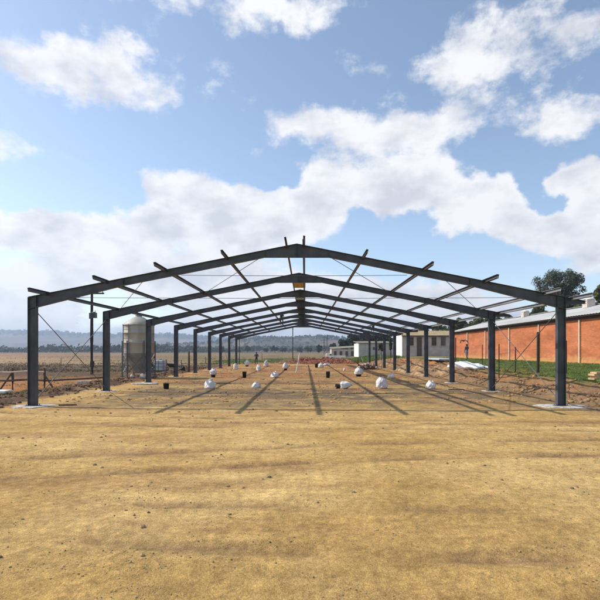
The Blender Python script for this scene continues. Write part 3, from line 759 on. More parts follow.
# tank, wheelbarrow, sack on the left
Y = 41.5; X = at(160, Y); tk = thing('water_tank', 'grey white box shaped water tank on the ground behind the third left column', 'water tank', (X, Y, H(X, Y)))
mb = MB(); mb.box((0, 0, .60), (.80, .9, .95)); o = mb.build('tank_body', M['tank'], tk); bv = o.modifiers.new('b', 'BEVEL'); bv.width = .09; bv.segments = 3
mb = MB(); mb.lathe((0, 0, 1.07), [(.16, 0), (.16, .07), (.001, .08)], 18); mb.build('lid', M['grey'], tk)
mb = MB()
for x in (-.41, 0, .41):
    for y in (-.465, .465): mb.tube([(x, y, 0), (x, y, 1.1)], .015, 6)
for z in (.2, .5, .8, 1.1):
    for y in (-.48, .48): mb.tube([(-.42, y, z), (.42, y, z)], .013, 6)
    for x in (-.425, .425): mb.tube([(x, -.48, z), (x, .48, z)], .013, 6)
mb.build('cage', M['grey'], tk)
mb = MB(); mb.box((0, 0, .06), (.9, 1.0, .12)); mb.build('pallet', M['wood'], tk)
Y = 43; X = at(172.5, Y); wb = thing('wheelbarrow', 'dark wheelbarrow behind the fourth left column', 'wheelbarrow', (X, Y, H(X, Y)), R(170))
mb = MB()
top = [(-.45, -.33, .62), (.5, -.28, .66), (.5, .28, .66), (-.45, .33, .62)]; bt = [(-.25, -.18, .32), (.22, -.15, .32), (.22, .15, .32), (-.25, .18, .32)]
mb.add(bt+top, [[3, 2, 1, 0]]+[[k, (k+1) % 4, (k+1) % 4+4, k+4] for k in range(4)]); tr = mb.build('tray', M['black'], wb); sd = tr.modifiers.new('s', 'SOLIDIFY'); sd.thickness = .02
mb = MB(); w0 = Vector((.55, 0, .19))
mb.tube([w0+Vector((math.cos(a)*.16, 0, math.sin(a)*.16)) for a in [2*math.pi*k/20 for k in range(21)]], .04, 8, False); mb.tube([w0+Vector((0, -.08, 0)), w0+Vector((0, .08, 0))], .04, 8)
for k in range(4): a = k*math.pi/4; mb.bar(w0-Vector((math.cos(a)*.15, 0, math.sin(a)*.15)), w0+Vector((math.cos(a)*.15, 0, math.sin(a)*.15)), .02, .02)
mb.build('wheel', M['black'], wb)
mb = MB()
for s in (-1, 1):
    mb.tube([(.55, s*.07, .19), (-.2, s*.22, .30), (-1.0, s*.28, .55)], .018, 6); mb.tube([(-.15, s*.2, .3), (-.3, s*.22, .0)], .018, 6)
mb.build('frame', M['grey'], wb)
Y = 42.5; X = at(182.6, Y); o = bag_mb(.45, .42, 33).build('sack', M['black']); o.location = (X, Y, H(X, Y)+.02); tag(o, 'black plastic sack on the soil right of the dark wheelbarrow', 'sack')

# ------------------------------------------------------------------ right side
BX = 20.0; BY0 = 14.0; BY1 = 63.5; gz = .55; ZT = 4.32
bk = thing('brick_building', 'long red brick farm building with a pale sheet roof along the right side', 'building', (BX, BY0, 0))
bl = BY1-BY0
mb = MB(); mb.box((.12, bl/2, (gz+ZT)/2), (.24, bl, ZT-gz)); mb.box((8.0-.12, bl/2, (gz+ZT)/2), (.24, bl, ZT-gz))
for y in (.12, bl-.12): mb.prism([(.245, gz), (7.755, gz), (7.755, ZT), (4, 5.45), (.245, ZT)], y-.12, y+.12)
wall = fixn(mb.build('wall', M['brick'], bk))
mb = MB()
def corr(x0, z0, x1, z1, y0, y1, th=.02):
    n = int((y1-y0)/.17); vs = []; q = Vector((x1-x0, 0, z1-z0)); nn = Vector((-(z1-z0), 0, x1-x0)).normalized()
    if nn.z < 0: nn = -nn
    for k in range(n+1):
        y = y0+(y1-y0)*k/n; o = .03 if k % 2 else 0
        for (x, z) in ((x0, z0), (x1, z1)): vs.append((x+nn.x*o, y, z+nn.z*o))
        for (x, z) in ((x0, z0), (x1, z1)): vs.append((x+nn.x*(o-th), y, z+nn.z*(o-th)))
    fs = []
    for k in range(n): a = 4*k; b = a+4; fs += [[a, a+1, b+1, b], [a+2, b+2, b+3, a+3], [a, b, b+2, a+2], [a+1, a+3, b+3, b+1]]
    return vs, fs
for s in (0, 1):
    vs, fs = corr(-.45 if s == 0 else 8.45, 4.43, 4.0, 5.66, -.4, bl+.4); mb.add(vs, fs)
roof = fixn(mb.build('roof', M['roof'], bk))
mb = MB(); mb.box((4, bl/2, 5.71), (.5, bl+.8, .03)); mb.build('ridge_cap', M['roof'], roof)
mb = MB(); mb.box((-.04, bl/2, ZT-.06), (.06, bl, .20)); mb.box((-.25, bl/2, ZT+.03), (.30, bl+.7, .03)); mb.build('fascia', M['roofend'], bk)
for yw in (34.5, 40.5, 46.4, 52.5, 28.5, 58.3):
    mb = MB(); mb.tube([(-.07, yw-BY0, .6), (-.07, yw-BY0, ZT-.17)], .075, 8); 
    for z in (1.4, 3): mb.box((-.05, yw-BY0, z), (.09, .2, .04))
    mb.build('downpipe', M['drain'], bk)
def vent(Yv, X, z, s, label):
    t = thing('roof_ventilator', label, 'ventilator', (X, Yv, z), 0, 'ventilators on the brick building roof')
    mb = MB(); mb.box((0, 0, s*.35), (s*.8, s*.8, s*.8)); mb.build('housing', M['plaster'], t)
    mb = MB(); mb.lathe((0, 0, s*.75), [(s*.5, 0), (s*.5, .04), (s*.45, .08), (.001, s*.3)], 16); mb.build('cowl', M['mound_paint'], t)
def roofz(X): return 4.43+(X-19.55)*(1.23/4.45) if X < 24 else 5.66-(X-24)*(1.23/4.45)
vent(50.5, 23.4, roofz(23.4), .75, 'small white roof ventilator on the middle of the brick building ridge')
vent(39.0, 23.3, roofz(23.3), .85, 'larger pale roof ventilator on the nearer part of the brick building ridge')

# cream building
CY = 80.0; cz = .75; x0 = at(402.2, CY); x1 = 27.0; ZE = zat(335.6, CY); dep = 6.2
cb = thing('cream_building', 'low cream plastered outbuilding with dark windows and a tan roof beyond the brick building', 'building', (x0, CY, cz))
wl = x1-x0; he = ZE-cz
mb = MB(); mb.box((wl/2, .12, he/2), (wl, .24, he)); mb.box((wl/2, dep-.12, he/2), (wl, .24, he)); mb.box((wl-.12, dep/2, he/2), (.24, dep-.49, he))
mb.build('wall', M['plaster'], cb)
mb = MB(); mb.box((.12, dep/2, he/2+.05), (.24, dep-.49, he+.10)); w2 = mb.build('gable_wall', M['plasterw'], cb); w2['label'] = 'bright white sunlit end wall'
mb = MB(); mb.add([(-.1, -.45, he+.02), (wl+.3, -.45, he+.02), (wl+.3, dep/2, he+.95), (-.1, dep/2, he+.95), (wl+.3, dep+.4, he+.02), (-.1, dep+.4, he+.02)], [[0, 1, 2, 3], [3, 2, 4, 5]]); rf = mb.build('roof', M['tanroof'], cb); sd = rf.modifiers.new('s', 'SOLIDIFY'); sd.thickness = .08
mb = MB(); mb.box((wl/2, -.44, he-.06), (wl+.4, .06, .16)); mb.build('fascia', M['roofend'], cb)
def lc(px): return at(px, CY)-x0
for px in (411.2, 434.0, 443.2):
    a = lc(px); w = 4.3*CY/F*1.0; zt = zat(337.3, CY)-cz; zb = zat(345.4, CY)-cz
    mb = MB(); W_, Hh = w, zt-zb
    for dx in (-W_/2, W_/2, 0): mb.box((a+dx, -.03, (zt+zb)/2), (.07, .07, Hh+.07))
    for z in (zt, zb, (zt*.65+zb*.35)): mb.box((a, -.032, z), (W_+.07, .062, .06))
    f = mb.build('window', M['frame'], cb)
    mb = MB(); mb.box((a, -.01, (zt+zb)/2), (W_, .03, Hh)); mb.build('pane', M['window'], f)
    mb = MB(); mb.box((a, -.08, zb-.08), (W_+.3, .2, .07)); mb.build('sill', M['plaster'], f)
a = lc(419.3); mb = MB(); mb.box((a, -.02, (zat(337.2, CY)-cz)/2+.1), (.85, .06, zat(337.2, CY)-cz-.2)); dr = mb.build('door_or_opening', M['door_or_opening'], cb)
mb = MB(); mb.tube([(a+.3, -.1, 1.3), (a+.3, -.1, 1.42)], .02, 6); mb.build('handle', M['grey'], dr)

# small grey outbuilding and long low shed
def shed(px0, px1, Y, ytop, dep, wm, em, rm, label, name, z0=.6, drop=0):
    X0, X1 = at(px0, Y), at(px1, Y); h = zat(ytop, Y)-z0; w = X1-X0
    t = thing(name, label, 'building', (X0, Y, z0)); 
    mb = MB(); mb.box((w/2+.1, .1, h/2), (w-.2, .2, h)); mb.box((w/2, dep-.1, h/2), (w, .2, h)); mb.box((w-.1, dep/2, h/2), (.2, dep-.41, h)); mb.build('wall', M[wm], t)
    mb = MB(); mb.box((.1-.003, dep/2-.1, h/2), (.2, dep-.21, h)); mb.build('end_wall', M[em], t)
    mb = MB(); mb.add([(-.2, -.3, h), (w+.2, -.3, h+drop), (w+.2, dep+.3, h+.5+drop), (-.2, dep+.3, h+.5)], [[0, 1, 2, 3]]); r_ = mb.build('roof', M[rm], t); sd = r_.modifiers.new('s', 'SOLIDIFY'); sd.thickness = .1; sd.offset = 1
    return t, w, h
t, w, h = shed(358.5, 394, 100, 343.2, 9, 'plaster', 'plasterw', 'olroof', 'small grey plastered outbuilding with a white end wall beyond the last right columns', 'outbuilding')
for xx in (3.3, 4.9):
    mb = MB(); mb.box((xx, -.02, h*.62), (.6, .05, .6)); f = mb.build('window', M['frame'], t); mb = MB(); mb.box((xx, -.05, h*.62), (.48, .03, .48)); mb.build('pane', M['window'], f)
t, w, h = shed(331.5, 357.5, 125, 349.2, 7, 'plaster', 'plaster', 'olroof', 'long low cream shed with a weathered sloping roof below the dark trees', 'farm_shed', .3, .45)
for k in range(4):
    mb = MB(); mb.box((1.0+k*1.5, -.02, h*.45), (.7, .06, h*.6)); f = mb.build('door_or_opening', M['door_or_opening'], t)  # flat dark panels stand in for the shade inside the shed's openings

# white vehicle far off
Y = 112; X = at(329.6, Y); v = thing('parked_van', 'small white van parked far off behind the red heap', 'van', (X, Y, H(X, Y)), 0)
mb = MB(); prof = [(-.85, .28), (.85, .28), (.9, .75), (.55, .85), (.38, 1.3), (-.82, 1.32), (-.9, .9)]; mb.prism([(x*1.0, z*.95) for x, z in prof], -.6, .6); o = mb.build('body', M['plasterw'], v); fixn(o); bv = o.modifiers.new('b', 'BEVEL'); bv.width = .05; bv.segments = 2
mb = MB(); mb.prism([(.50, .84), (.35, 1.18), (.0, 1.18), (.0, .84)], -.61, .61); mb.build('window', M['window'], v)
for x in (-.5, .55):
    for y in (-.58, .58):
        mb = MB(); mb.tube([(x, y-.06, .24), (x, y+.06, .24)], .24, 16); w_ = mb.build('wheel', M['black'], v); mb = MB(); mb.tube([(x, y-.07, .24), (x, y+.07, .24)], .12, 12); mb.build('rim', M['grey'], w_)
# low white wall
Y = 112; mb = MB(); xa, xb = at(333.5, Y), at(345.5, Y); mb.box(((xa+xb)/2, Y, .55), (xb-xa, .2, .5)); mb.box(((xa+xb)/2, Y, .82), (xb-xa+.1, .28, .05)); tag(mb.build('low_wall', M['plasterw'], origin=((xa+xb)/2, Y, 0)), 'low white wall beside the small white van', 'wall')

# wire fence on right bank
fp = [(538, 373, 332, .075), (566.3, 378.5, 340.5, .035), (515.5, 372.5, 347, .035), (499, 368.5, 344, .03), (482.3, 366, 344.6, .03), (455.6, 361, 337.6, .06)]
fn = thing('wire_fence', 'line of dark thin fence posts with wires on the grass before the brick wall', 'fence', (13, 28, .6))
pp = []
for px, yb, yt, r in fp:
    z = .6; 
    for _ in range(8): Y = (EYE-z)*F/(yb-PY); X = at(px, Y); z = H(X, Y)
    h = zat(yt, Y)-z; mb = MB(); mb.tube([(X-13, Y-28, z-.7), (X-13, Y-28, z+h-.6)], r, 8); o = mb.build('post', M['pole'], fn); pp.append((X, Y, z, h))
pp2 = sorted(pp, key=lambda p: p[1])
for f_ in (.3, .6, .9):
    mb = MB(); mb.tube([(x-13, y-28, z+min(h, 1.5)*f_-.6) for x, y, z, h in pp2], .004, 5); mb.build('wire', M['grey'], fn)

# white sheeting on bank
def ridgeobj(pts, rad, m, name, label, cat, seed=1, n=20, flat=.75, steps=26):
    mb = MB(); vs = []; P = [Vector(p) for p in pts]
    for i in range(steps+1):
        t = i/steps*(len(P)-1); k = min(int(t), len(P)-2); c = P[k].lerp(P[k+1], t-k); rr = (rad[k]*(1-(t-k))+rad[k+1]*(t-k))
        d = (P[k+1]-P[k]).normalized(); sd = Vector((-d.y, d.x, 0)).normalized()
        for j in range(n):
            a = 2*math.pi*j/n; q = 1+.32*noise.noise(Vector((i*.35, math.cos(a)*1.6+seed, math.sin(a)*1.6)))+.14*noise.noise(Vector((i*.9, math.cos(a)*4+seed, math.sin(a)*4)))
            vs.append(c+sd*math.cos(a)*rr*1.25*q+Vector((0, 0, math.sin(a)*rr*flat*q+rr*flat*.6)))
    mb.add(vs, [[i*n+j, i*n+(j+1) % n, (i+1)*n+(j+1) % n, (i+1)*n+j] for i in range(steps) for j in range(n)], True)
    mb.add(vs[:n], [list(range(n))[::-1]]); mb.add(vs[-n:], [list(range(n))])
    o = fixn(mb.build(name, m, origin=tuple(P[0]))); return tag(o, label, cat)
def on(px, Y): X = at(px, Y); return (X, Y, H(X, Y))
ridgeobj([on(451.5, 37.5), on(460, 36.6), on(470, 35.4), on(480, 34.2), on(484, 34)], [.34, .44, .40, .30, .12], M['wrap'], 'plastic_sheeting', 'long crumpled heap of bright white plastic sheeting on the bank before the brick wall', 'plastic sheet', 2)
ridgeobj([on(480, 34.8), on(485, 34.2), on(489.5, 33.8)], [.15, .18, .08], M['tank'], 'tarpaulin', 'small grey tarpaulin bundle at the right end of the white sheeting', 'tarpaulin', 5, flat=.6)
a = Vector(on(429, 58)); b = Vector(on(445, 43)); mb = MB(); mid = (a+b)/2; d = (b-a); L = d.length
for k in range(4): mb.box((0, .02*k, .03+k*.035), (L-.1*k, 1.35, .02))
for k in range(9): mb.box((0, -.6+k*.15, .03+4*.035), (L-.4, .05, .025))
o = mb.build('roofing_sheets', M['sheet']); o.location = mid+Vector((.15, 0, .16)); o.rotation_euler = d.to_track_quat('X', 'Z').to_euler(); tag(o, 'flat stack of pale blue grey roofing sheets on the soil before the cream building', 'roofing sheets')

# brick stack on far right
Y = 21.0; X = 14.0; z = H(13.2, 21)
mb = MB(); rr = random.Random(9)
for r_ in range(4):
    for c in range(11):
        for d_ in range(4): mb.box((-1.25+c*.235+(.1 if r_ % 2 else 0), -.2+d_*.12, .045+r_*.088), (.225, .11, .08))
o = mb.build('brick_stack', mat('pale clay bricks', (.52, .35, .19), .9, 0, .25, 4)); o.location = (X, Y, z); tag(o, 'low stack of pale tan bricks on the grass at the right edge', 'brick stack')

# red soil heap at the end of the pad
def heap(cx, cy, lx_, ly_, h, m, label, seed, name='soil_heap', cat='soil heap'):
    mb = MB(); n, k = 60, 22; vs = []
    for j in range(k+1):
        for i in range(n+1):
            u = -1+2*i/n; v = -1+2*j/k; x = cx+u*lx_; y = cy+v*ly_
            e = max(0, 1-u*u)**.6*max(0, 1-v*v)**.8
            z = H(x, y)-.06+h*e*(.75+.45*fbm(x*.7, y*.7, seed)+.25*fbm(x*2.2, y*2.2, seed))
            vs.append((x, y, z))
    mb.add(vs, [[j*(n+1)+i, j*(n+1)+i+1, (j+1)*(n+1)+i+1, (j+1)*(n+1)+i] for j in range(k) for i in range(n)], False)
    o = mb.build(name, m, origin=(cx, cy, 0)); tag(o, label, cat); return o
heap(at(318, 72)+.4, 72, 5.6, 2.4, 1.0, M['redsoil'], 'long heap of dark red soil across the far end of the pad', 3)
heap(at(288, 70), 71, 1.9, 1.6, .5, M['redsoil'], 'small low heap of red soil left of the long heap', 5)
heap(at(413, 44), 44.5, 1.3, 2.6, .75, M['clodb'], 'heap of loose brown soil behind the fifth right column', 8)
heap(at(436, 36), 37, 1.5, 2.2, .55, M['clodb'], 'heap of loose brown soil between the third and fourth right columns', 9)
mb = MB(); rr = random.Random(21)
for i in range(1500):
    u, v = rr.uniform(-1, 1), rr.uniform(-1, .3); cx, cy = at(318, 72)+.4, 72; x = cx+u*5.4; y = cy+v*2.3
    e = max(0, 1-u*u)**.6*max(0, 1-v*v)**.8; z = H(x, y)-.03+1.0*e*(.75+.45*fbm(x*.7, y*.7, 3)+.25*fbm(x*2.2, y*2.2, 3))
    q = Matrix.Rotation(rr.random()*6, 3, 'Z') @ Matrix.Rotation(rr.random()*3, 3, 'X'); mb.box((x, y, z), (.22, .11, .08), q)
tag(mb.build('broken_bricks', M['brickloose']), 'broken red bricks strewn over the long red soil heap', 'broken bricks', kind='stuff')

# builder's debris pile at the right of the pad end
deb = thing('debris_pile', 'jumbled pile of pale rubble and brown timber near the last right columns', 'debris', (at(367, 49), 49, H(at(367, 49), 49)))
mb = MB(); rr = random.Random(31)
for i in range(110):
    x, y = max(-1, min(1, rr.gauss(0, .55))), max(-1, min(1, rr.gauss(0, .6))); r = rr.uniform(.06, .24); lump(mb, (x, y, max(.02, .62-abs(x)*.5)*rr.random()+r*.3), r, rr, .8)
mb.build('rubble', mat('pale rubble', (.40, .30, .25), .9, 0, .4, 1.3), deb)
mb = MB()
for i in range(16):
    a = Vector((rr.gauss(0, .8), rr.gauss(0, .5), .05)); mb.bar(a, a+Vector((rr.uniform(-.9, .9), rr.uniform(-.4, .4), rr.uniform(.15, 1.1))), .09, .03)
mb.build('timber', M['brown'], deb)
mb = MB(); mb.bar((-.2, -.3, .1), (-.62, -.3, 1.25), .14, .03); mb.build('board', M['woodl'], deb)
Y = 57; o = bag_mb(.7, .5, 51).build('plastic_bag', M['bag']); o.location = (at(364.5, Y), Y-2.5, H(5, Y)); tag(o, 'dirty white plastic bag at the left of the debris pile', 'plastic bag', GB)
Y = 61; o = bag_mb(.8, .35, 53).build('plastic_bag', M['bagp']); o.location = (at(327, Y), Y, H(2, Y)); tag(o, 'flat pale plastic bag lying right of the slumped bag at the red heap', 'plastic bag', GB)

# ------------------------------------------------------------------ people
def person(loc, rz, joints, mats, label, hat=None, h=1.72):
    # joints: skeleton points in metres (x right, y forward, z up)
    J = joints; names = list(J)
    edges = [('pelvis', 'waist'), ('waist', 'chest'), ('chest', 'neck'), ('neck', 'skull'), ('skull', 'crown'),
             ('chest', 'shL'), ('shL', 'elL'), ('elL', 'wrL'), ('wrL', 'haL'), ('chest', 'shR'), ('shR', 'elR'), ('elR', 'wrR'), ('wrR', 'haR'),
             ('pelvis', 'hiL'), ('hiL', 'knL'), ('knL', 'anL'), ('anL', 'toL'), ('pelvis', 'hiR'), ('hiR', 'knR'), ('knR', 'anR'), ('anR', 'toR')]
    rad = dict(pelvis=.145, waist=.125, chest=.15, neck=.055, skull=.088, crown=.075, shL=.07, shR=.07, elL=.045, elR=.045, wrL=.03, wrR=.03, haL=.034, haR=.034,
               hiL=.095, hiR=.095, knL=.062, knR=.062, anL=.045, anR=.045, toL=.036, toR=.036)
    me = bpy.data.meshes.new('p'); me.from_pydata([J[n] for n in names], [(names.index(a), names.index(b)) for a, b in edges], [])
    o = bpy.data.objects.new('person', me); COL.objects.link(o)
    sk = o.modifiers.new('skin', 'SKIN'); sk.use_smooth_shade = True
    for i, n in enumerate(names):
        d = me.skin_vertices[0].data[i]; d.radius = (rad[n], rad[n]*(.8 if n in ('pelvis', 'waist', 'chest') else 1)); d.use_root = (n == 'pelvis')
    ss = o.modifiers.new('sub', 'SUBSURF'); ss.levels = 2; ss.render_levels = 2
    dg = bpy.context.evaluated_depsgraph_get(); dg.update(); nm = bpy.data.meshes.new_from_object(o.evaluated_get(dg))
    bpy.data.objects.remove(o)
    bm = bmesh.new(); bm.from_mesh(nm)
    skull = Vector(J['skull']); nose = None
    # push the front of the head out into a nose and brow
    for v in bm.verts:
        d = v.co-skull
        if d.length < .14 and d.y > .05:
            v.co.y += .02*math.exp(-((d.x/.02)**2+((d.z)/.025)**2))
    # fingers
    for s in 'LR':
        w = Vector(J['wr'+s]); ha = Vector(J['ha'+s]); dr = (ha-w).normalized(); side = dr.cross(Vector((1, 0, 0)))
        side = Vector((0, 1, 0)) if side.length < .2 else side.normalized()
        for k, ln in enumerate((.065, .08, .075, .06)):
            b0 = ha+side*(-.027+.018*k); 
            m_ = MB(); m_.tube([b0, b0+dr*ln*.6, b0+dr*ln+Vector((0, .015, 0))], [.010, .009, .007], 6)
            vs = [bm.verts.new(v) for v in m_.v]
            for f in m_.f:
                try: bm.faces.new([vs[i] for i in f])
                except ValueError: pass
        m_ = MB(); m_.tube([w+dr*.03+side*.03, w+dr*.06+side*.055, w+dr*.09+side*.06], [.012, .011, .008], 6)
        vs = [bm.verts.new(v) for v in m_.v]
        for f in m_.f:
            try: bm.faces.new([vs[i] for i in f])
            except ValueError: pass
    bm.to_mesh(nm); bm.free()
    nm.materials.clear()
    for k in mats: nm.materials.append(M[k])      # skin, shirt, trousers, shoes
    wz = Vector(J['waist']); seg = [(a, b) for a, b in edges]
    def near(p):
        best = None; bd = 9
        for a, b in seg:
            A, B = Vector(J[a]), Vector(J[b]); t = max(0, min(1, (p-A).dot(B-A)/max(1e-6, (B-A).length_squared))); dd = (p-(A+(B-A)*t)).length
            if dd < bd: bd = dd; best = (a, b, t)
        return best
    for p in nm.polygons:
        a, b, t = near(p.center); p.use_smooth = True
        if b in ('skull', 'crown') or b[:2] == 'ha' or (b == 'neck' and t > .75) : mi = 0
        elif b[:2] in ('wr', 'el', 'sh') or b in ('chest', 'neck'): mi = 1 if not (b[:2] == 'wr' and t > .85) else 0
        elif b[:2] == 'to' or (b[:2] == 'an' and t > .9): mi = 3
        else: mi = 2
        p.material_index = mi
    body = bpy.data.objects.new('person', nm); COL.objects.link(body); body.location = loc; body.rotation_euler.z = rz
    tag(body, label, 'person', 'workers on the site')
    mb = MB(); c = skull+Vector((0, -.012, .035))
    mb.lathe(c, [(.102, -.02), (.104, .02), (.092, .06), (.06, .095), (.001, .108)], 16)
    if hat: mb.lathe(c, [(.104, -.0), (.16, -.012), (.16, .0), (.104, .012)], 16)
    mb.build('cap' if hat else 'hair', M[hat or 'hair'], body)
    return body
def stand(**kw):
    J = dict(pelvis=(0, 0, .93), waist=(0, .01, 1.10), chest=(0, .0, 1.33), neck=(0, .0, 1.48), skull=(0, .015, 1.59), crown=(0, .01, 1.66),
             shL=(-.18, 0, 1.40), elL=(-.25, -.02, 1.13), wrL=(-.25, .08, .90), haL=(-.24, .12, .83), shR=(.18, 0, 1.40), elR=(.25, -.02, 1.13), wrR=(.25, .08, .90), haR=(.24, .12, .83),
             hiL=(-.09, 0, .90), knL=(-.11, .03, .49), anL=(-.12, 0, .09), toL=(-.13, .15, .035), hiR=(.09, 0, .90), knR=(.11, .03, .49), anR=(.12, 0, .09), toR=(.13, .15, .035))
    J.update(kw); return J
Y = Yof(364.6)
person((at(256.5, Y), Y, H(at(256.5, Y), Y)), R(160), stand(elL=(-.34, .02, 1.18), wrL=(-.24, .2, 1.08), haL=(-.18, .25, 1.07), elR=(.33, .02, 1.17), wrR=(.22, .22, 1.1), haR=(.16, .27, 1.1), knR=(.16, .1, .5), anR=(.18, -.02, .09), toR=(.2, .13, .035)),
       ('skin', 'cloth_navy', 'cloth_navy', 'black'), 'person in navy overalls standing among the bags at the far end of the pad')
# on rafter of frame eight
Yr = Y0+BAY*7; Xr = at(281.6, Yr); zr_ = ztop(Xr-CX)
person((Xr, Yr, zr_-.005), R(200), stand(pelvis=(0, -.08, .86), hiL=(-.09, -.07, .84), hiR=(.09, -.07, .84), knL=(-.13, .12, .48), knR=(.14, .10, .48), waist=(0, .02, 1.02), chest=(0, .12, 1.22), neck=(0, .19, 1.35), skull=(0, .24, 1.44), crown=(0, .25, 1.51),
        shL=(-.18, .13, 1.28), elL=(-.22, .22, 1.02), wrL=(-.16, .36, .85), haL=(-.14, .4, .79), shR=(.18, .13, 1.28), elR=(.24, .2, 1.02), wrR=(.2, .36, .86), haR=(.18, .4, .8)),
       ('skin', 'cloth_dark', 'cloth_dark', 'black'), 'worker in dark clothes standing bent on the rafter of the eighth frame')
Yr = Y0+BAY*6; Xr = at(373, Yr); zr_ = ztop(Xr-CX)
person((Xr, Yr, zr_-.005), R(15), stand(pelvis=(0, -.12, .32), hiL=(-.1, -.1, .33), hiR=(.1, -.1, .33), knL=(-.15, .28, .50), knR=(.15, .28, .50), anL=(-.13, .08, .09), anR=(.13, .08, .09), toL=(-.14, .23, .035), toR=(.14, .23, .035), waist=(0, -.06, .48), chest=(0, .06, .70), neck=(0, .12, .84), skull=(0, .17, .94), crown=(0, .18, 1.01),
        shL=(-.18, .07, .77), elL=(-.22, .22, .56), wrL=(-.12, .38, .48), haL=(-.08, .43, .46), shR=(.18, .07, .77), elR=(.22, .22, .56), wrR=(.12, .38, .48), haR=(.08, .43, .46)),
       ('skin', 'cloth_dark', 'cloth_dark', 'black'), 'worker in dark clothes crouching on the right rafter of the seventh frame')
Yr = 51.5; Xr = at(466.8, Yr)
person((Xr, Yr, H(Xr, Yr)), R(120), stand(elL=(-.3, .1, 1.2), wrL=(-.2, .3, 1.2), haL=(-.17, .36, 1.22), knL=(-.11, .14, .5), anL=(-.12, .16, .09), toL=(-.12, .31, .035), knR=(.11, -.05, .5), anR=(.12, -.2, .11), toR=(.13, -.06, .035)),
       ('skin', 'cloth_dark', 'cloth_blue', 'black'), 'person in a dark top and blue grey trousers walking beside the red brick wall')
Yr = 40.0; Xr = at(152.6, Yr)
person((Xr, Yr, H(Xr, Yr)-.02), R(120), stand(pelvis=(0, -.15, .62), hiL=(-.09, -.14, .60), hiR=(.09, -.14, .60), knL=(-.13, .15, .42), knR=(.13, .12, .40), waist=(0, -.02, .74), chest=(0, .14, .86), neck=(0, .24, .95), skull=(0, .30, 1.03), crown=(0, .32, 1.1),
        shL=(-.18, .15, .9), elL=(-.22, .28, .66), wrL=(-.16, .42, .5), haL=(-.14, .46, .45), shR=(.18, .15, .9), elR=(.22, .28, .66), wrR=(.16, .42, .5), haR=(.14, .46, .45)),
       ('skin', 'cloth_dark', 'cloth_blue', 'black'), 'person in a white cap bending down beside the grey tank', hat='cloth_white')

# birds
def bird(px, py, Y, span, rz, label):
    X = at(px, Y); t = thing('flying_bird', label, 'bird', (X, Y, zat(py, Y)), rz, 'birds in the air'); s = span/2
    mb = MB(); mb.tube([(0, -.30*s, -.02*s), (0, -.18*s, 0), (0, .1*s, .01*s), (0, .3*s, .03*s), (0, .42*s, .05*s), (0, .52*s, .03*s)], [.02*s, .08*s, .13*s, .09*s, .07*s, .01*s], 10)
    mb.add([(-.05*s, -.2*s, 0), (.05*s, -.2*s, 0), (.12*s, -.55*s, -.02*s), (-.12*s, -.55*s, -.02*s)], [[0, 1, 2, 3]]); mb.build('body', M['black'], t)
    for sg in (-1, 1):
        pts = [(0, .18, .04), (.35, .32, .24), (.7, .2, .05), (1.0, -.1, -.45)]; tr_ = [(0, -.2, .03), (.35, -.16, .20), (.7, -.16, .0), (1.0, -.2, -.5)]
        vs = [(sg*x*s, y*s, z*s) for x, y, z in pts]+[(sg*x*s, y*s, z*s) for x, y, z in tr_]; mb = MB(); mb.add(vs, [[k, k+1, k+5, k+4] for k in range(3)], True)
        w_ = mb.build('wing', M['black'], t); sd = w_.modifiers.new('s', 'SOLIDIFY'); sd.thickness = .03*s
bird(463.8, 341.0, 40, .85, R(20), 'black bird with arched wings flying before the red brick wall')
bird(77, 323, 60, .35, R(20), 'small dark bird in the pale sky left of the utility pole')

# ------------------------------------------------------------------ trees
def tree(px, Y, ytop, wpx, hpx, lm, label, seed, n=5000, leaf=.3, name='tree', group=None, base=None, clumps=26, xoff=0):
    rr = random.Random(seed); X = at(px, Y)+xoff; z0 = H(X, Y)-.05 if base is None else base
    Hh = zat(ytop, Y)-z0; W = wpx*Y/F; CH = min(hpx*Y/F, Hh*.85)
    t = thing(name, label, 'tree', (X, Y, z0), 0, group)
    mb = MB(); tr_ = max(.12, Hh*.022); top = Hh-CH*.45
    mb.tube([(0, 0, -.2), (rr.uniform(-.1, .1)*W*.2, 0, (Hh-CH)*.6), (rr.uniform(-.05, .05)*W, rr.uniform(-.05, .05)*W, top)], [tr_*1.3, tr_, tr_*.45], 10)
    cl_ = []
    for k in range(clumps):
        while True:
            p = Vector((rr.uniform(-1, 1), rr.uniform(-1, 1), rr.uniform(-1, 1)))
            if .25 < p.length < 1: break
        p = p.normalized()*(.5+.45*rr.random()); s = rr.uniform(.13, .28)
        c = Vector((p.x*W/2*(1-s*.7), p.y*W/2*(1-s*.7), Hh-CH/2+p.z*CH/2*(1-s*.8)+.05*CH)); cl_.append((c, s*W*.5, s*CH*.62))
        if k % 2 == 0:
            st = Vector((0, 0, Hh-CH+rr.random()*CH*.3)); md = st.lerp(c, .5)+Vector((0, 0, -.05*CH)); mb.tube([st, md, c], [tr_*.38, tr_*.25, tr_*.08], 6)
    mb.build('trunk', M['bark'], t)
    mb = MB(); tot = sum(a*a for _, a, _ in cl_)
    for c, a, b in cl_:
        m = int(n*a*a/tot)
        for q in range(m):
            p = Vector((rr.gauss(0, 1), rr.gauss(0, 1), rr.gauss(0, 1))).normalized()*(rr.random()**.45)
            ctr = c+Vector((p.x*a, p.y*a, p.z*b)); ctr.z = min(ctr.z, Hh)
            nrm = (p+Vector((rr.gauss(0, .5), rr.gauss(0, .5), rr.gauss(0, .5)+.3))).normalized(); u = nrm.orthogonal().normalized(); v = nrm.cross(u); an = rr.random()*6.28
            u, v = u*math.cos(an)+v*math.sin(an), v*math.cos(an)-u*math.sin(an); s = leaf*rr.uniform(.6, 1.3)
            mb.add([ctr-u*s, ctr-v*s*.45, ctr+u*s, ctr+v*s*.45], [[0, 1, 2, 3]])
    mb.build('crown', M[lm], t)
    return t
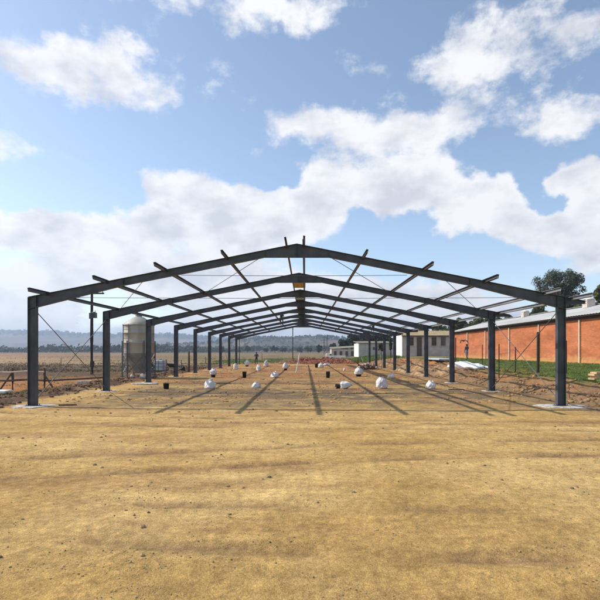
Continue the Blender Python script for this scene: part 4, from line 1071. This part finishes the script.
tree(559, 78, 267.5, 56, 44, 'leaf_blue', 'large grey green gum tree rising behind the brick building roof', 3, 15000, .17, clumps=62)
tree(606, 62, 284, 32, 34, 'leaf_olive', 'olive green tree cut by the right edge of the picture behind the roof', 5, 4500, .26)
G = 'trees behind the brick building'
tree(462, 112, 317.5, 30, 26, 'leaf_olive', 'olive tree behind the cream building, left of the second right column', 7, 4200, .36, group=G)
tree(481, 108, 313.5, 30, 30, 'leaf_olive', 'tallest olive tree behind the far roof, right of the second right column top', 8, 4200, .36, group=G)
tree(505, 104, 312.5, 26, 22, 'leaf_blue', 'grey green tree behind the middle of the brick building roof', 9, 3000, .36, group=G)
tree(540, 98, 302.5, 24, 26, 'leaf_olive', 'olive tree under the left side of the large gum tree', 10, 3000, .34, group=G)
tree(572, 92, 300.5, 26, 26, 'leaf_olive', 'olive tree under the right side of the large gum tree', 11, 3000, .34, group=G)
tree(441, 124, 322, 26, 20, 'leaf_green', 'green tree just above the cream building roof', 12, 2600, .4, group=G)
tree(420, 135, 326.5, 26, 18, 'leaf_dark', 'dark tree behind the left part of the cream building', 13, 2600, .45, group=G)
G = 'dark trees beyond the far right of the frame'
for i, (px, Y, yt, w, lb) in enumerate(((344, 150, 337.5, 15, 'dark tree at the left end of the far clump above the low shed'), (355, 146, 332.5, 20, 'tall dark tree in the middle of the far clump above the low shed'), (368, 142, 331.5, 20, 'tall dark tree behind the small grey outbuilding'), (381, 138, 333, 20, 'dark tree between the seventh and eighth right columns'), (396, 140, 331, 18, 'dark tree behind the white end wall of the cream building'))):
    tree(px, Y, yt, w, 22, 'leaf_dark', lb, 30+i, 2600, .5, group=G)
# shrubs near the end of the right columns
tree(381, 72, 343, 8, 10, 'leaf_dark', 'small dark shrub standing between the last right columns', 41, 900, .14, 'shrub')
tree(390.8, 66, 338, 4, 14, 'leaf_dark', 'slender dark shrub close to the sixth right column', 42, 700, .12, 'shrub')
# mid distance single trees beyond the fields
G = 'single trees beyond the fields'
for i, (px, Y, yt, w, lb) in enumerate(((247.5, 420, 345, 7, 'round distant tree right of the last left column'), (266, 460, 347.5, 8, 'low distant tree left of the broad tree clump'), (275, 400, 345, 10, 'broad distant tree left of the thin central pole'), (283, 410, 347.5, 8, 'lower distant tree just left of the thin central pole'), (300, 430, 347.5, 8, 'distant tree right of the thin central pole'), (308, 400, 346.2, 10, 'broad distant tree left of the power poles'), (319, 300, 344.5, 7, 'distant tree at the foot of the left power pole'), (333, 280, 343, 8, 'distant tree right of the power poles'), (222, 380, 347, 7, 'distant tree between the sixth and seventh left columns'))):
    tree(px, Y, yt, w, 9, 'leaf_dark', lb, 60+i, 700, .9, group=G, clumps=12)
# far woods
def wood(name, label, gen, n, leaf, seed, m='wood_far'):
    rr = random.Random(seed); mb = MB()
    for i in range(n):
        x, y, h, w = gen(rr); z = H(x, y)
        for q in range(16):
            p = Vector((rr.gauss(0, 1), rr.gauss(0, 1), rr.gauss(0, 1))).normalized()*rr.random()**.4
            c = Vector((x+p.x*w/2, y+p.y*w/2, z+h*.55+p.z*h*.45)); nrm = (p+Vector((rr.gauss(0, .5), rr.gauss(0, .5), rr.gauss(0, .5)))).normalized(); u = nrm.orthogonal().normalized(); v = nrm.cross(u); s = leaf*rr.uniform(.6, 1.3)*h
            mb.add([c-u*s, c-v*s*.6, c+u*s, c+v*s*.6], [[0, 1, 2, 3]])
    return tag(mb.build(name, M[m]), label, 'woodland', kind='stuff')
def g1(r):
    y = r.uniform(460, 620); x = r.uniform(-620, -60); return x, y, r.uniform(3.5, 8)*(1+1.3*fbm(x*.015, 1)+.4*fbm(x*.06, 2)), r.uniform(6, 13)
wood('far_woodland', 'dark line of far woodland across the edge of the left fields', g1, 1500, .22, 71)
def g1b(r):
    y = r.uniform(560, 900); x = r.uniform(-170, 500); return x, y, r.uniform(4, 9), r.uniform(6, 12)
wood('far_thicket', 'hazy thickets beyond the end of the steel frame', g1b, 900, .22, 72)
def g2(r):
    y = r.uniform(2350, 2800); x = r.uniform(-2300, 100); return x, y, r.uniform(6, 17)*(1+.8*fbm(x*.01, 5)), r.uniform(12, 30)
wood('hill_woodland', 'blue hazy trees along the crest of the far left plateau', g2, 1600, .3, 73)
def g3(r):
    y = r.gauss(1330, 130); x = r.gauss(-50, 180); return x, y, r.uniform(4, 10), r.uniform(8, 18)
wood('hill_thicket', 'hazy trees on the crest of the rise behind the thin central pole', g3, 900, .28, 74)

# ------------------------------------------------------------------ haze
mb = MB(); mb.box((0, 1900, 78), (8000, 4100, 164)); hz = mb.build('haze', None if False else M['steel'])
hz.data.materials.clear(); hm = bpy.data.materials.new('haze air'); hm.use_nodes = True; nt = hm.node_tree
nt.nodes.remove(nt.nodes['Principled BSDF']); pv = nset(nt, 'ShaderNodeVolumePrincipled'); pv.inputs['Color'].default_value = (.60, .74, .97, 1); pv.inputs['Density'].default_value = .00035; pv.inputs['Anisotropy'].default_value = .3
nt.links.new(pv.outputs[0], nt.nodes['Material Output'].inputs['Volume']); hz.data.materials.append(hm); hz['kind'] = 'stuff'; tag(hz, 'thin pale haze in the air over the fields and hills', 'haze')

# ------------------------------------------------------------------ world: sky with clouds at infinity
W = bpy.data.worlds.new('World'); S.world = W; W.use_nodes = True; nt = W.node_tree; L = nt.links
for n in list(nt.nodes): nt.nodes.remove(n)
out = nset(nt, 'ShaderNodeOutputWorld'); bg = nset(nt, 'ShaderNodeBackground'); bg.inputs['Strength'].default_value = .145; L.new(bg.outputs[0], out.inputs[0])
SUNV = Vector((-1.12, .235, 1.0)).normalized()           # towards the sun
elev = math.asin(SUNV.z); azi = math.atan2(SUNV.x, SUNV.y)
sky = nset(nt, 'ShaderNodeTexSky', sky_type='NISHITA'); sky.sun_disc = False; sky.sun_elevation = elev; sky.sun_rotation = azi; sky.air_density = 1.0; sky.dust_density = 1.6; sky.ozone_density = 1.2; sky.altitude = 1500
tc = nset(nt, 'ShaderNodeTexCoord'); sp = nset(nt, 'ShaderNodeSeparateXYZ'); L.new(tc.outputs['Generated'], sp.inputs[0])
def mth(op, a, b=None, c=None, clamp=False):
    n = nset(nt, 'ShaderNodeMath', operation=op); n.use_clamp = clamp
    for i, v in enumerate((a, b, c)):
        if v is None: continue
        if isinstance(v, (int, float)): n.inputs[i].default_value = v
        else: L.new(v, n.inputs[i])
    return n.outputs[0]
az = mth('ARCTAN2', sp.outputs['X'], sp.outputs['Y']); el = mth('ARCSINE', sp.outputs['Z'])
cv = nset(nt, 'ShaderNodeCombineXYZ'); L.new(az, cv.inputs[0]); L.new(el, cv.inputs[1])
def vm(op, a, b=None):
    n = nset(nt, 'ShaderNodeVectorMath', operation=op)
    for i, v in enumerate((a, b)):
        if v is None: continue
        if isinstance(v, tuple): n.inputs[i].default_value = v
        else: L.new(v, n.inputs[i])
    return n
# warp
wn = nset(nt, 'ShaderNodeTexNoise'); wn.inputs['Scale'].default_value = 9; wn.inputs['Detail'].default_value = 5; wn.inputs['Roughness'].default_value = .6; L.new(cv.outputs[0], wn.inputs['Vector'])
w1 = vm('SUBTRACT', wn.outputs['Color'], (.5, .5, .5)); w2 = vm('MULTIPLY', w1.outputs[0], (.13, .10, 0)); P = vm('ADD', cv.outputs[0], w2.outputs[0]).outputs[0]
blobs = [  # photo pixels: x, y, rx, ry, weight (clouds positive, blue gaps negative)
 (20, 222, 60, 26, 1), (75, 240, 75, 30, 1), (130, 235, 55, 34, .9), (190, 205, 62, 44, 1.1), (235, 225, 70, 46, 1), (160, 270, 80, 30, .8), (290, 215, 62, 42, 1), (350, 184, 85, 30, 1), (430, 182, 80, 34, 1),
 (490, 190, 45, 24, .8), (470, 222, 62, 26, 1), (545, 225, 60, 30, 1.1), (600, 215, 55, 42, 1), (570, 178, 55, 17, .8), (585, 262, 40, 22, .7), (30, 305, 75, 30, .9), (230, 290, 130, 34, 1), (370, 300, 110, 32, .9), (460, 315, 90, 26, .8),
 (300, 335, 330, 22, .9), (-80, 250, 70, 60, .9), (690, 230, 70, 50, .9), (-60, 330, 120, 30, .8), (690, 330, 120, 26, .8),
 (90, 70, 150, 46, .62), (370, 130, 150, 34, .75), (500, 50, 130, 50, .62), (260, 10, 130, 34, .5), (20, 140, 80, 20, .4), (570, 120, 70, 26, .5),
 (390, 238, 48, 24, -1.1), (480, 268, 62, 20, -1.1), (15, 272, 75, 24, .75), (-60, 290, 60, 40, .5), (545, 203, 24, 9, -.6), (526, 184, 18, 15, -.55), (500, 262, 60, 12, -.3), (280, 172, 34, 13, -.5), (60, 185, 80, 14, -.9), (150, 150, 120, 12, -.3), (190, 236, 14, 10, -.35)]
tot = None
def ang(px, py):
    v = Vector(((px-PX)/F, 1, (PY-py)/F)).normalized(); return math.atan2(v.x, v.y), math.asin(v.z)
for (x, y, rx, ry, w) in blobs:
    a, e = ang(x, y); a2, e2 = ang(x+rx, y); a3, e3 = ang(x, y-ry); ra = abs(a2-a)*1.25; re = abs(e3-e)*1.25
    d = vm('SUBTRACT', P, (a, e, 0)); d = vm('MULTIPLY', d.outputs[0], (1/ra, 1/re, 1)); ln = vm('LENGTH', d.outputs[0]).outputs['Value']
    mr = nset(nt, 'ShaderNodeMapRange', interpolation_type='SMOOTHSTEP'); L.new(ln, mr.inputs[0]); mr.inputs[1].default_value = 1.0; mr.inputs[2].default_value = 0.15; mr.inputs[3].default_value = 0; mr.inputs[4].default_value = w
    tot = mr.outputs[0] if tot is None else mth('ADD', tot, mr.outputs[0])
def nzw(sc, det, rough, vec, stretch=(1, 1.5, 1), off=(0, 0, 0)):
    mp = nset(nt, 'ShaderNodeMapping'); mp.inputs['Scale'].default_value = stretch; mp.inputs['Location'].default_value = off; L.new(vec, mp.inputs[0])
    n = nset(nt, 'ShaderNodeTexNoise'); n.inputs['Scale'].default_value = sc; n.inputs['Detail'].default_value = det; n.inputs['Roughness'].default_value = rough; L.new(mp.outputs[0], n.inputs['Vector']); return n.outputs['Fac']
n1 = nzw(7, 10, .63, cv.outputs[0])
# outside the photographed part of the sky the clouds are free noise
back = mth('MULTIPLY', mth('SUBTRACT', nzw(3.2, 6, .6, tc.outputs['Generated'], (1, 1, 1.6)), .47), 3.0)
outside = nset(nt, 'ShaderNodeMapRange', interpolation_type='SMOOTHSTEP'); L.new(mth('ABSOLUTE', az), outside.inputs[0]); outside.inputs[1].default_value = .62; outside.inputs[2].default_value = .95
tot = mth('ADD', tot, mth('MULTIPLY', mth('MAXIMUM', back, 0), outside.outputs[0]))
dens = mth('ADD', mth('MULTIPLY', mth('SUBTRACT', n1, .5), 2.3), tot)
mask = nset(nt, 'ShaderNodeMapRange', interpolation_type='SMOOTHSTEP'); L.new(dens, mask.inputs[0]); mask.inputs[1].default_value = .17; mask.inputs[2].default_value = .66
# cloud brightness: grey undersides from the thick parts
rel = mth('SUBTRACT', nzw(11, 8, .58, cv.outputs[0], (1, 1.5, 1), (5, 2, 0)), nzw(11, 8, .58, cv.outputs[0], (1, 1.5, 1), (5+.16, 2-.30, 0)))
sh = mth('ADD', mth('MULTIPLY', nzw(5.0, 6, .55, cv.outputs[0], (1, 2.2, 1), (3.1, 1.7, 0)), 1.0), mth('ADD', mth('MULTIPLY', dens, -.13), mth('MULTIPLY', rel, .95)))
cr = nset(nt, 'ShaderNodeValToRGB'); cr.color_ramp.elements[0].position = .10; cr.color_ramp.elements[0].color = (3.35, 3.42, 3.70, 1); cr.color_ramp.elements[1].position = .50; cr.color_ramp.elements[1].color = (5.0, 4.95, 4.95, 1); L.new(sh, cr.inputs[0])
# sky is tinted paler and warmer by a colour multiply; cloud is mixed over it
gm_ = nset(nt, 'ShaderNodeMix', data_type='RGBA', blend_type='MULTIPLY'); gm_.inputs[0].default_value = 1; L.new(sky.outputs[0], gm_.inputs[6]); gm_.inputs[7].default_value = (1.20, 1.10, .98, 1)
mx = nset(nt, 'ShaderNodeMix', data_type='RGBA'); L.new(mth('MULTIPLY', mask.outputs[0], .93), mx.inputs[0]); L.new(gm_.outputs[2], mx.inputs[6]); L.new(cr.outputs[0], mx.inputs[7])
L.new(mx.outputs[2], bg.inputs['Color'])

sd = bpy.data.lights.new('sun', 'SUN'); sd.energy = 3.6; sd.angle = R(.53); sd.color = (1, .945, .86)
so = bpy.data.objects.new('sun', sd); COL.objects.link(so); so.rotation_euler = SUNV.to_track_quat('Z', 'Y').to_euler(); so.location = (-40, 10, 60)

cam = bpy.data.cameras.new('camera'); co = bpy.data.objects.new('camera', cam); COL.objects.link(co); S.camera = co
co.location = (0, 0, EYE); co.rotation_euler = (R(90), 0, 0)
cam.sensor_width = 36; cam.lens = 36*F/600; cam.shift_x = -(PX-300)/600; cam.shift_y = (PY-300)/600; cam.clip_start = .1; cam.clip_end = 12000
S.render.resolution_x = S.render.resolution_y = 1024
S.render.engine = 'CYCLES'
S.view_settings.view_transform = 'Standard'; S.view_settings.look = 'None'; S.view_settings.exposure = .56; S.view_settings.gamma = 1
S.view_settings.use_curve_mapping = False
